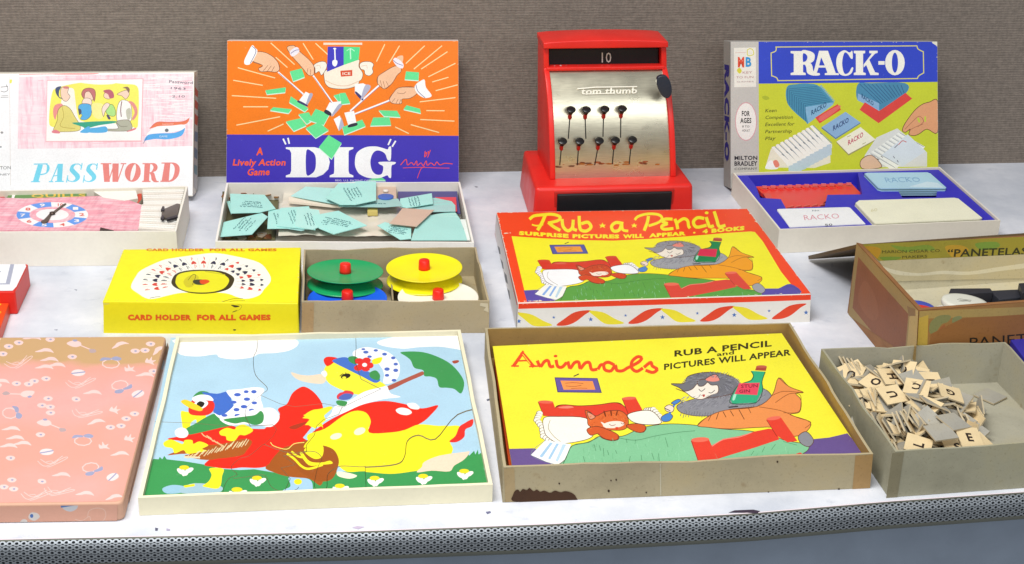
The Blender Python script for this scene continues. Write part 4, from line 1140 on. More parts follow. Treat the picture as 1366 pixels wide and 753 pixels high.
for q in [[(1240, 430), (1300, 425), (1305, 440), (1245, 445)], [(1300, 425), (1350, 420), (1356, 436), (1304, 440)]]: pass
# loose fill that the pieces lie on, out of sight below the rim
v, f = prism([Vector((p.x, p.y, .052)) for p in reversed([a.lerp(cgc, .02) for a in I])], -.03)
lp = []
for j in range(7):
    x, y = rr.uniform(1240, 1340), rr.uniform(412, 440); P0 = at(x, y, .045+.002*j)
    if (P0-I[3]).dot(dy_) < 0: continue
# ---- letter tile tray
TT_px = [(1095.6, 465.5), (1341, 456.6), (0, 0), (1194.5, 602.7)]
t0, t1, t3 = at(1095.6, 465.5, .041), at(1341, 456.6, .041), at(1194.5, 602.7, .041)
t2 = t3+(t1-t0).normalized()*(t1-t0).length*1.02; tp = at(1366, 591.5, .041)
d_ = (tp-t3).normalized(); t2 = t3+d_*((t1-t0).length*1.02)
gm_o, gm_i = mat('a8a48c', .75, 'board', .8), mat('b4b09c', .75, 'board', .8)
tt, OT, IT = tray('cardboard_tray', 'grey green cardboard tray heaped with small letter tiles, at the right front', 'tray', [t0, t1, t2, t3], .041, gm_o, gm_i, t=.0018, floor=.002, jit=.003, seed=23)
ft = facade(OT[3], OT[2]); art('tape', tt, ft, [(1190, 604.5), (1206, 603), (1196, 668), (1181, 670)], '8c8468', '@0,0,1', off=.0004, kind='board')
# tiles: small square card letters
def tile_mesh():
    s, h = .0102, .0013; v, f = box(-s, s, -s, s, -h/2, h/2); me = bpy.data.meshes.new('letter_tile'); me.from_pydata(v, [], f)
    for m_ in (mat('ead2a4', .6, 'paper', .82), mat('aca89c', .7, 'board', .8), mat('c8b898', .8, 'flat', .8)): me.materials.append(m_)
    for p in me.polygons: p.material_index = 0 if p.normal.z > .5 else (1 if p.normal.z < -.5 else 2)
    bm = bmesh.new(); bm.from_mesh(me); bm.to_mesh(me); bm.free(); return me
TM = tile_mesh(); LM = {}
def letter_mesh(ch):
    if ch not in LM:
        gv, gf = glyphs(ch, .035); x0 = min(v[0] for v in gv); x1 = max(v[0] for v in gv); y1 = max(v[1] for v in gv); s = .0080/y1
        me = bpy.data.meshes.new('letter'); me.from_pydata([((v[0]-(x0+x1)/2)*s, (v[1]-y1/2)*s, .00075) for v in gv], [], gf); me.materials.append(mat('2c1c14', .6, 'flat')); LM[ch] = me
        bm = bmesh.new(); bm.from_mesh(me)
        for fa in bm.faces:
            if fa.normal.z < 0: fa.normal_flip()
        bm.to_mesh(me); bm.free()
    return LM[ch]
def tile(P, yaw, tx, ty, ch=None, flip=False, label=None):
    o = bpy.data.objects.new('letter_tile', TM); COL.objects.link(o)
    R_ = Matrix.Rotation(RAD(tx), 4, 'X') @ Matrix.Rotation(RAD(ty), 4, 'Y') @ Matrix.Rotation(RAD(yaw), 4, 'Z')
    if flip: R_ = R_ @ Matrix.Rotation(math.pi, 4, 'X')
    o.matrix_world = Matrix.Translation(P) @ R_
    tag(o, label or 'small square letter tile of cream and grey card in the jumbled heap', 'letter tile', 'letter tiles heaped in the grey tray')
    if ch: l = bpy.data.objects.new('letter', letter_mesh(ch)); COL.objects.link(l); l.parent = o
    return o
tu, tv = (IT[2]-IT[3]), (IT[0]-IT[3])
def hmap(px, py):   # height of the heap under an image point, by distance from its ridge
    return 0
rt = random.Random(31)
heap = []
cxp = [(1185, 520, 1.0), (1215, 530, 1.0), (1230, 560, .9), (1150, 505, .8), (1265, 575, .55), (1215, 575, .9), (1175, 555, .8), (1250, 535, .7), (1195, 500, .8)]
def mound(P):
    z = 0
    for x, y, k in cxp:
        q = at(x, y, .018); d = (Vector((P.x, P.y))-Vector((q.x, q.y))).length; z = max(z, .038*k*math.exp(-(d/.030)**2))
    return z
def in_tray(P, mrg=.010):
    e = P-IT[3]; u = e.dot(tu)/tu.length_squared; v_ = e.dot(tv)/tv.length_squared
    return mrg/tu.length < u < 1-mrg/tu.length and mrg/tv.length < v_ < 1-mrg/tv.length
n = 0; tries = 0
while n < 255 and tries < 12000:
    tries += 1; px, py = rt.uniform(1105, 1305), rt.uniform(480, 625); P = at(px, py, .01)
    mz = mound(P)
    if mz < .007 or not in_tray(P): continue
    lay = rt.random()**.55; z = .004+lay*mz
    edge = rt.random() < .2
    tx, ty = (rt.uniform(45, 80)*rt.choice((-1, 1)), rt.uniform(-20, 20)) if edge else (rt.gauss(0, 20), rt.gauss(0, 20))
    if edge: z = max(z, .0105)
    if edge: tx, ty = ty, tx
    ch_ = rt.choice('AEIOUNRTSLDGHCM') if not edge and rt.random() < .5 else None; fl_ = rt.random() < .4
    reg_ = ('left' if px < 1160 else 'middle' if px < 1225 else 'right')+(' rear' if py < 530 else ' front')
    lb_ = f'{"tile standing on edge" if edge else "grey backed tile" if fl_ else "cream tile with black letter "+ch_ if ch_ else "blank cream tile"} in the {reg_} of the jumbled letter heap'
    tile(Vector((P.x, P.y, z)), rt.uniform(0, 360), tx, ty, None if fl_ else ch_, fl_, lb_); n += 1
for ch, px, py, z, yaw, tx, ty, fl, lb in [('H', 1190, 503, .037, 102, 12, 8, 0, 'cream tile with black letter H, topmost of the heap'), ('C', 1223, 517, .037, 160, 10, -6, 0, 'cream tile with black letter C beside the H tile'),
        ('G', 1268, 525, .030, 175, 6, 16, 0, 'cream tile with black letter G at the right side of the heap'), ('U', 1190, 527, .036, 110, 14, 4, 0, 'cream tile with black letter U in front of the H tile'),
        ('E', 1293, 584, .028, 8, 20, 12, 0, 'cream tile with black letter E at the front right of the heap'), ('A', 1152, 533, .030, 70, 16, -14, 0, 'cream tile with a dark letter at the left of the heap by the tray wall'),
        (None, 1272, 563, .034, 30, 4, 10, 1, 'grey backed blank tile lying flat over the front right of the heap'), (None, 1255, 577, .033, 15, 6, 0, 1, 'grey backed blank tile at the front of the heap'),
        (None, 1308, 592, .022, 35, 14, 14, 0, 'plain cream tile sloping down beside the E tile'), (None, 1321, 529, .0035, 40, 0, 0, 1, 'grey tile lying flat alone on the tray floor'),
        (None, 1298, 545, .010, -35, 18, 20, 1, 'grey tile propped near the loose one on the tray floor'), ('D', 1135, 500, .026, 60, 20, -20, 0, 'cream tile leaning at the back left of the heap'),
        ('I', 1240, 508, .034, 95, 14, 4, 0, 'cream tile with black letter I behind the C tile'), ('O', 1168, 510, .033, 40, 16, -10, 0, 'cream tile with black letter O left of the H tile'), ('L', 1225, 594, .026, 70, 14, 4, 0, 'cream tile with black letter L at the front of the heap'),
        ('S', 1277, 597, .024, 10, 18, 0, 0, 'cream tile with black letter S at the left of the E tile')]:
    tile(at(px, py, z), yaw, tx, ty, ch, fl, lb)
for i in range(7): tile(at(1200+i*7, 572-i*2.5, .029), 20+rt.uniform(-12, 12), rt.uniform(-6, 10), 60-i*5, None, i % 2, 'tile leaning in the row of slanted tiles at the front middle of the heap')
for i in range(5): tile(at(1130+i*6.0, 490+i*2.2, .024), 30+rt.uniform(-15, 15), rt.uniform(-5, 12), 50, None, i % 2, 'tile leaning in the slanted row at the rear left of the heap')
for i in range(4): tile(at(1166+i*7, 562+i*3.5, .026), 50+rt.uniform(-15, 15), rt.uniform(0, 14), 52, None, i % 2, 'tile leaning in the slanted row along the left wall of the tray')
# blue box at the right edge
bb = [(1346, 452), (1420, 449), (1440, 500), (1376, 500)]
closedbox('game_box', 'dark blue box behind the letter tile tray, cut by the right edge of the picture', 'box', [(1347, 452), (1450, 446), (1500, 520), (1400, 524)], .038, mat('3834a8', .45, 'wrap', .8))
# ================================================================= back row
def lid(name, label, foot, px, thick, m, lean_deg, z0):
    """a box lid stood on its edge: px = TL TR BR BL of its face, foot = two points where it stands"""
    A, B = at(*foot[0], z0), at(*foot[1], z0); ex = (B-A).normalized(); n0 = Vector((ex.y, -ex.x, 0)); l = RAD(lean_deg)
    ey = Vector((0, 0, 1))*c_(l)-n0*s_(l); pl = Plane(A, ex, ey)
    if pl.n.dot(n0) < 0: raise ValueError
    P = [pl.at(*p) for p in px]; c = (A+B)/2; th = thing(name, label, 'box lid', (c.x, c.y, 0))
    # hollow lid: face panel and four sides
    b = -pl.n*thick; t = .0015; ctr = sum(P, Vector())/4
    Q = [p+b for p in P]; I = [p.lerp(ctr, .012)-pl.n*t for p in P]; J = [p+b+pl.n*t for p in I]
    vs = P+Q+I+J; fs = [(3, 2, 1, 0), (8, 9, 10, 11)]
    for i in range(4): j = (i+1) % 4; fs += [(i, j, j+4, i+4), (i+4, j+4, j+12, i+12), (i+8, i+12, j+12, j+8)]
    o = obj('lid_body', vs, fs, m, th); fixn(o); return th, pl, P, b
# ---- PASSWORD lid
pw_m = mat('f6efe0', .5, 'wrap', .86)
pwl, PP, PC, pb = lid('box_lid', 'white and pink game box lid with four seated players, standing at the left', ((-200, 262), (258, 262)), [(-230, 100), (259, 96.4), (257, 262), (-235, 264)], .030, pw_m, 13, .0075)
PWA = '''
@0,90,4.707
p ffffff -1100,30 1222,29 1222,1000 -1100,1000
p LINEN 118,62 400,52 900,44 1212,40 1208,495 900,500 500,508 112,512
l f07868 3 120,46 560,38
s f8a0a0 330,45 500,38 620,38 560,46
'''
rp = random.Random(2)
for i in range(70):
    x, y = rp.uniform(120, 1150), rp.uniform(55, 500); PWA += f'l {rp.choice(["f4a8b8","fbd8e0","ffffff","f8c0cc"])} {rp.uniform(1.2,3):.1f} {x:.0f},{y:.0f} {min(x+rp.uniform(30,170),1205):.0f},{y-2:.0f}\n'
for i in range(40):
    x, y = rp.uniform(120, 1190), rp.uniform(60, 430); PWA += f'l {rp.choice(["f8c0cc","ffffff","fbe0e6"])} {rp.uniform(1.2,2.5):.1f} {x:.0f},{y:.0f} {x-1:.0f},{y+rp.uniform(20,70):.0f}\n'
for i in range(80):
    x, y = rp.uniform(880, 1210), rp.uniform(55, 330); PWA += f'l fff8f8 {rp.uniform(3,6):.1f} {x:.0f},{y:.0f} {min(x+rp.uniform(30,120),1206):.0f},{y-2:.0f}\n'
PWA += '''
p f8b8c0 294,80 902,70 890,468 286,470
p fffffa 298,85 895,75 885,460 290,464
s fbf46c 325,170 360,130 500,98 650,95 780,105 860,118 872,200 868,330 860,380 820,372 700,350 560,360 440,385 330,375 308,330
s fffff4 500,95 600,92 720,96 700,106 600,108
s fffaec 415,140 460,135 470,180 480,260 500,330 560,350 460,350 400,330 380,240
o fbd8c0 385,130 430,125 425,160 440,185 415,215 385,190
s 4a5878 350,130 385,120 372,150 372,185 395,195 375,195 352,165
s d88888 400,120 432,122 425,135 400,132
s f09890 335,260 350,235 385,228 395,250 360,290 348,330 335,300
o e8dc7c 360,330 365,270 400,240 440,260 470,310 500,360 500,395 430,405 340,400 350,360
L b8a040 3 390,250 400,310 380,370 470,385
o fbd8c0 520,160 545,140 585,148 595,180 570,215 535,205
o c87878 512,170 525,140 560,130 592,140 600,170 592,215 580,180 560,152 535,160 528,195
o fbe4d4 530,195 570,200 575,235 540,240 515,225
o 5cb4e8 495,240 530,228 572,240 572,300 540,330 505,325 515,300 495,280
s 505870 492,262 508,265 512,285 498,300
s fbf49c 575,235 625,225 660,250 640,320 590,310
o fbd8c0 655,165 680,155 700,180 685,200 655,190
s c06878 652,145 690,140 712,160 715,190 690,195 678,170 655,158
o b4e88c 665,250 700,232 722,260 725,300 700,308 670,290
o fbe4d4 640,260 665,225 690,235 660,280 650,310
s 5a5470 668,300 682,302 695,322 682,328
o fbd8c0 735,170 770,150 800,145 812,170 790,200 765,180
s 907060 770,130 800,122 815,140 808,160 790,135
o fafaf4 740,240 770,205 820,230 825,330 790,340 735,335
L 803848 5 765,215 758,265 762,310
s e89890 805,215 835,218 860,255 862,295 840,330 828,325 845,285 830,245
o b8b8a4 730,350 745,335 800,330 820,345 830,380 800,400 680,400 665,388 740,385
L 808070 3 735,350 760,372 800,370
s c8c8b4 792,270 820,260 820,320 800,325
s 38a888 452,350 520,345 600,340 720,338 720,350 620,365 540,385 520,375
s 5cb4e8 515,395 560,370 560,410 505,410
s 5cb4e8 560,385 610,378 665,372 668,408 560,410
s e88890 328,400 350,392 375,405 372,416 330,412
s e88890 850,380 852,390 820,402 795,404
s f0805c 940,385 985,345 1060,345 1150,340 1188,320 1170,355 1100,365 1000,372 960,380
s fefefe 935,405 985,372 1080,366 1150,360 1160,385 1090,405 1000,415 925,430
s 5cb0f0 905,460 930,425 1000,415 1090,412 1140,395 1162,382 1140,430 1060,452 980,450 925,458
L d86868 3 940,385 985,345 1060,345 1150,340 1190,318
L 506890 3 900,478 925,440
e 6c7078 1047,396,12,11
t fbe0d8 "PASSWORD" 1020,362 1090,360 7 0 0
t e0f0fc "GAME" 1000,440 1052,440 12 0 0
t 5a586c "Password" 1062,98 1210,106 18 .1 .0
t 5a586c "1963" 1072,138 1165,142 14 .1 0
t 5a586c "2.10" 1080,190 1160,190 14 .1 0
p 7cdcf4 238,612 270,612 241,722 205,722
p 7cdcf4 212,605 300,603 298,610 212,612
L 7cdcf4 8 290,608 306,622 304,648 284,668 244,676
s 7cdcf4 296,612 312,628 306,652 290,664 294,640
p 7cdcf4 196,715 252,715 250,722 194,722
p 7cdcf4 362,606 396,606 389,712 402,714 400,721 344,721 346,714 358,712
l 7cdcf4 7 366,610 322,716
l 7cdcf4 6 338,682 362,680
p 7cdcf4 308,715 336,715 334,722 306,722
s 7cdcf4 440,632 452,612 480,605 462,630 478,652 500,676 500,700 478,718 450,720 470,705 472,690 452,668 438,650
L 7cdcf4 6 478,608 500,610 514,630
L 7cdcf4 6 424,694 430,712 455,718
l 7cdcf4 7 516,604 508,642
l 7cdcf4 7 426,680 418,722
s 7cdcf4 544,632 556,612 584,605 566,630 582,652 602,676 602,700 580,718 554,720 574,705 576,690 556,668 542,650
L 7cdcf4 6 582,608 600,610 612,630
L 7cdcf4 6 528,694 534,712 559,718
l 7cdcf4 7 612,604 606,642
l 7cdcf4 7 530,680 522,722
p f08c84 644,604 684,604 690,720 654,720
p f08c84 632,602 700,602 700,609 632,609
p f08c84 706,604 746,604 742,720 706,720
l f08c84 7 716,612 682,716
l f08c84 7 776,608 738,716
p f08c84 758,602 794,602 792,609 757,609
e f08c84 834,660,50,60,12
e fdfbf8 836,660,13,53,14
p f08c84 908,604 944,604 936,712 946,714 945,721 892,721 893,714 902,712
p f08c84 895,602 960,602 960,609 895,609
s f08c84 945,602 975,604 990,625 980,650 950,660 958,645 964,628 956,612
s f08c84 940,660 966,662 976,690 984,712 996,714 994,721 968,721 952,705 948,680
p f08c84 1034,600 1070,600 1060,712 1014,718
p f08c84 1014,598 1080,598 1080,605 1014,605
s f08c84 1062,598 1104,602 1128,630 1120,680 1086,714 1050,720 1080,700 1094,665 1096,630 1084,608
p f08c84 1008,712 1062,712 1060,720 1006,720
s f0f060 60,80 75,78 72,100 58,98
l 5a5a5a 3 5,125 50,120
L 5a5a5a 3 5,150 30,155 50,140 40,110
l 8a8a8a 3 10,180 50,178
l 8a8a8a 3 5,190 52,188
t 787878 "TON" 0,642 68,640 20 0 0
t 787878 "NEY" 0,680 66,678 12 0 0
e a0a0a0 12,410,9,7
e b0b0b0 4,500,8,6
l e8e0d8 3 60,60 66,740
'''
art('front_print', pwl, PP, [(-225, 100.6), (258.6, 97), (256.7, 261), (-232, 263)], 'fdfbf8', PWA, special={'LINEN': mat('fcdae0', .5, 'linen', .9)}, kind='paper')
ps = Plane(PC[2], pb, PC[1]-PC[2]); 
art('side_print', pwl, ps, [(260, 100), (264, 104), (263, 255), (258.3, 250)], 'd8d4d0', '''
@0,90,4.707
p d86858 1220,120 1242,150 1240,190 1218,170
p d86858 1220,200 1242,225 1240,270 1218,250
p d86858 1220,290 1242,310 1238,370 1216,350
p 8898b0 1220,400 1240,410 1238,470 1216,460
p 8898b0 1218,500 1238,520 1236,580 1214,560
p 90b0b8 1216,610 1236,620 1234,680 1212,660''', off=.0004, kind='wrap')
# ---- PASSWORD tray
pt_h = .0375
wht = mat('f6f1e4', .55, 'wrap', .86)
PT_px = [(-160, 258), (250.4, 248.8), (235, 309), (-190, 311)]
ptr, OPT, IPT = tray('cardboard_tray', 'deep cream game tray at the left with the pink spinner board and comb edged cards', 'tray', PT_px, pt_h, wht, mat('eae2d0', .6, 'wrap', .82), t=.0022, jit=.0006, seed=33)
spz = .034
sp_px = [(-60, 262), (33, 265), (140, 261.5), (165, 264.5), (196, 276), (184, 307.5), (-60, 309)]
sp = thing('spinner_board', 'pink linen patterned spinner board with a blue and white number ring, on the left tray', 'game spinner', at(70, 290, .03))
v, f = prism([at(x, y, spz) for x, y in reversed(sp_px)], -.0016); obj('board', v, f, [mat('f4a0b0', .5, 'linen', .84)], sp)
SP = '@0,220,4.553\n'
cx, cy, RX, RY = 318, 305, 218, 77
import itertools
for i in range(10):
    a0, a1 = RAD(-36*i-18+90+20), RAD(-36*i+18+90+20); col = '5c9cf0' if i % 2 == 0 else 'fffafa'
    q = [(cx+RX*c_(a0+(a1-a0)*k/4), cy-RY*s_(a0+(a1-a0)*k/4)) for k in range(5)]+[(cx+RX*.64*c_(a1+(a0-a1)*k/4), cy-RY*.64*s_(a1+(a0-a1)*k/4)) for k in range(5)]
    SP += f'p {col} '+' '.join(f'{x:.0f},{y:.0f}' for x, y in q)+'\n'
SP += f'e fffafa {cx},{cy-1},{RX*.46:.0f},{RY*.46:.0f}\n'
for i, n_ in enumerate(['10', '1', '2', '3', '4', '5', '6', '7', '8', '9']):
    a = RAD(-36*i+90+20-36); x, y = cx+RX*.82*c_(a), cy-RY*.82*s_(a); SP += f't {"fffafa" if (i+1) % 2 == 0 else "e86c60"} "{n_}" {x-16:.0f},{y+9:.0f} {x+16:.0f},{y+9:.0f} 16 0 .03\n'
art('spinner_print', sp, level(spz), [(x+(.8 if x < 0 else -.6), y) for x, y in [(-58, 263), (33, 266), (140, 262.5), (164, 265.3), (194.5, 276.6), (183, 306.8), (-58, 308)]], 'LP', '@0,220,4.553\n'+'\n'.join(f'l {random.Random(i).choice(["f08ca4","fbc4d0","f8b0c0"])} 1.6 {random.Random(i+99).uniform(-200,500):.0f},{random.Random(i*3).uniform(215,390):.0f} {random.Random(i+99).uniform(520,640):.0f},{random.Random(i*3).uniform(215,385):.0f}' for i in range(0))+SP, special={'LP': mat('f6a4b4', .5, 'linen', .84)})
pl_s = level(spz+.0012); pts = [(322, 300), (385, 250), (402, 238), (398, 234), (376, 244), (312, 292), (300, 296), (296, 302), (268, 332), (250, 340), (252, 350), (268, 354), (292, 344), (312, 306)]
v, f = prism([pl_s.at(x/4.553, 220+y/4.553) for x, y in spline(pts, True, 2)][::-1], -.0008); fixn(obj('pointer', v, f, mat('6c5c50', .4, 'plastic', .7, .5), sp))
v, f = lathe([(0, .0022), (.0026, .0018), (.003, 0)], pl_s.at(318/4.553, 220+298/4.553), 16); obj('rivet', v, f, mat('5c4c44', .35, 'plastic', .7, .6), sp, smooth=True)
def cards(name, label, cat, px4, z, h, mtop, side='e4dcc8', group=None):
    P = [at(*p, z) for p in reversed(px4)]; c = sum(P, Vector())/4
    v, f = prism(P, -h); o = obj(name, v, f, [mtop, mat(side, .7, 'paper', .8)], None, [0, 1]+[1]*4, loc=c); return tag(fixn(o), label, cat, group)
def nfix(P): return P
o = cards('score_card', 'green card with gold letters behind the spinner board', 'card', [(12, 257), (116, 256), (114, 266), (8, 268)], .0325, .002, mat('6c9858', .5))
art('card_print', o, level(.0325), [(17, 257.5), (115, 256.6), (113, 265), (15, 266.5)], '6c9858', '@0,220,4.553\nt f0c850 "QUILLS" 190,200 520,196 18 0 .02\np fcf050 20,175 60,172 82,190 40,212 10,212\np fffffa 60,172 130,168 132,175 96,176 84,208 60,210')
cards('card_stack', 'red card by the left edge, behind the spinner board', 'card', [(-30, 258), (8, 257), (5, 268), (-30, 270)], .031, .002, mat('c84838', .5))
cards('card_stack', 'plain white card stack behind the spinner board', 'card stack', [(121, 253.5), (181, 253), (184, 265), (166, 268), (138, 264)], .0345, .012, mat('fffdf6', .5))
cards('card_stack', 'thin red edged card in the gap beside the white stack', 'card', [(180, 262), (189, 256), (189, 266), (184, 272)], .031, .010, mat('d84830', .5))
# comb edged stack of cards, each card a sheet
cs = thing('card_stack', 'rows of white comb edged cards at the right end of the left tray', 'card stack', at(215, 285, .01))
for i in range(22):
    t = i/21; x0, y0 = 192-7*t, 251+53*t; x1, y1 = 247-14.5*t, 249+58*t
    if i < 9: x0 = 190+1.0*i*.2; 
    z = .0355-.0009*t; A, B = at(x0, y0, z), at(x1, y1, z); up_ = Vector((0, 0, -.012)); dv = Vector((.0, -.0009, 0))
    vs = [A, B, B+dv, A+dv]; v, f = prism([A+dv*2.1, B+dv*2.1, B-dv*2.1, A-dv*2.1], -.010); fixn(obj('card', v, f, mat('fffcf4' if i % 3 else 'f4ece0', .5, 'paper', .84), cs))
cl = thing('bulldog_clip', 'small black metal clip on the comb edged cards', 'clip', at(228, 283, .036))
q = [(216, 280), (236, 271.5), (240, 272), (237, 287), (222, 291), (215, 289)]
v, f = prism([at(x, y, .0385) for x, y in reversed(q)], -.0022); fixn(obj('clip_plate', v, f, mat('6c645c', .35, 'plastic', .75, .3), cl, bevel=.0004))
for q in [[(214.5, 280), (217, 275), (219.5, 276), (219, 281)], [(214, 291), (216, 287), (219, 288.5), (218, 292.5)], [(222, 291), (237, 286.5), (237, 289), (223, 293)]]:
    v, f = prism([at(x, y, .0395) for x, y in reversed(q)], -.0025); fixn(obj('clip_jaw', v, f, mat('24222a', .35, 'plastic', .7), cl))
v, f = prism([at(x, y, .0372) for x, y in [(152, 307.8), (133, 308), (134, 303.5)]], -.003); o = fixn(obj('dark_card', v, f, mat('3c2424', .5, 'flat'), None, loc=at(145, 306, .037))); tag(o, 'dark corner of a card poking from under the spinner board', 'card')
# ---- red boxes at the far left
r1, O1 = closedbox('game_box', 'red box with white framed label, cut by the left edge, above the orange box', 'box', [(-120, 353), (37.5, 352.5), (20, 389.5), (-120, 391.5)], .0235, mat('e82c20', .42, 'wrap', .82), bevel=.0012)
art('label', r1, level(.0235), [(-118, 354), (33.5, 353.2), (35, 356), (22, 383), (17, 388.5), (-118, 390.2)], 'fbfbfd', '''
@0,330,6.27
p b0b4c8 -400,145 122,138 82,315 -400,320
p fcfcff -400,152 88,145 48,305 -400,310
p 8c90a8 -10,205 6,203 4,212 -10,214''', off=.0004)
r2, O3 = closedbox('game_box', 'orange red box at the left edge in front of the taller red box', 'box', [(-150, 406), (12, 404.5), (-4, 452), (-160, 452)], .012, mat('f44a18', .42, 'wrap', .82))
art('top_print', r2, level(.012), [(-140, 407), (11, 405.5), (-4, 450), (-150, 450)], 'fc5018', '@0,330,6.27\ns fce028 -10,470 8,472 6,484 -10,486\ns fca828 -10,540 6,536 10,550 -10,556')
# ---- DIG lid
dgl, PD, DC, db = lid('box_lid', 'orange and blue game box lid with hands digging for green cards, standing against the backdrop', ((300, 250), (613, 250)), [(303, 54.3), (611.4, 54.3), (612.2, 250), (301.8, 250)], .022, mat('e8d8d0', .5, 'wrap', .8), 12, .0052)
DG = '''
@295,45,3.765
p fc8004 20,30 1200,30 1200,507 20,512
p 4030b8 20,507 1200,514 1200,800 20,800
'''
for q in '250,48,368,155 412,50,462,130 275,120,332,170 475,50,535,105 85,172,270,223 62,235,208,260 55,312,275,325 112,368,235,368 78,460,295,418 235,490,312,455'.split(): a = q.split(','); DG += f'l ffe4a8 5 {a[0]},{a[1]} {a[2]},{a[3]}\n'
DG += '@450,45,3.765\n'
for q in '238,55,197,140 312,62,260,148 438,62,345,150 525,62,385,178 552,92,422,178 592,150,458,217 557,220,478,243 603,258,495,287 592,322,415,343 537,388,448,387 587,440,418,432 510,497,370,458 358,502,292,470'.split(): a = q.split(','); DG += f'l ffe4a8 5 {a[0]},{a[1]} {a[2]},{a[3]}\n'
def gcard(pts): 
    p = [tuple(float(v) for v in a.split(',')) for a in pts.split()]; k = len(p)
    e = max(p, key=lambda q: q[1])[1]
    return 'p d8fce8 '+' '.join(f'{x:.0f},{y+5:.0f}' for x, y in p)+'\np 68e898 '+' '.join(f'{x:.0f},{y:.0f}' for x, y in p)+'\n'
DG += '@295,45,3.765\n'+''.join(gcard(q) for q in ['345,190 405,175 420,218 362,240', '222,285 325,270 322,295 230,305', '350,315 438,375 420,392 342,345', '262,370 355,380 338,400 245,385', '388,405 440,395 462,435 430,455', '325,442 400,425 428,462 365,490', '475,378 545,405 515,460 440,435', '565,310 620,297 642,345 600,355', '425,475 490,445 540,485 475,525'])
DG += '@450,45,3.765\n'+''.join(gcard(q) for q in ['345,190 410,195 408,235 338,230', '10,300 40,297 65,350 20,355', '207,385 300,388 318,420 235,415', '180,422 262,420 270,460 165,463', '348,360 415,378 420,400 332,380', '25,470 125,432 142,465 35,508', '150,738 210,714 245,738'])
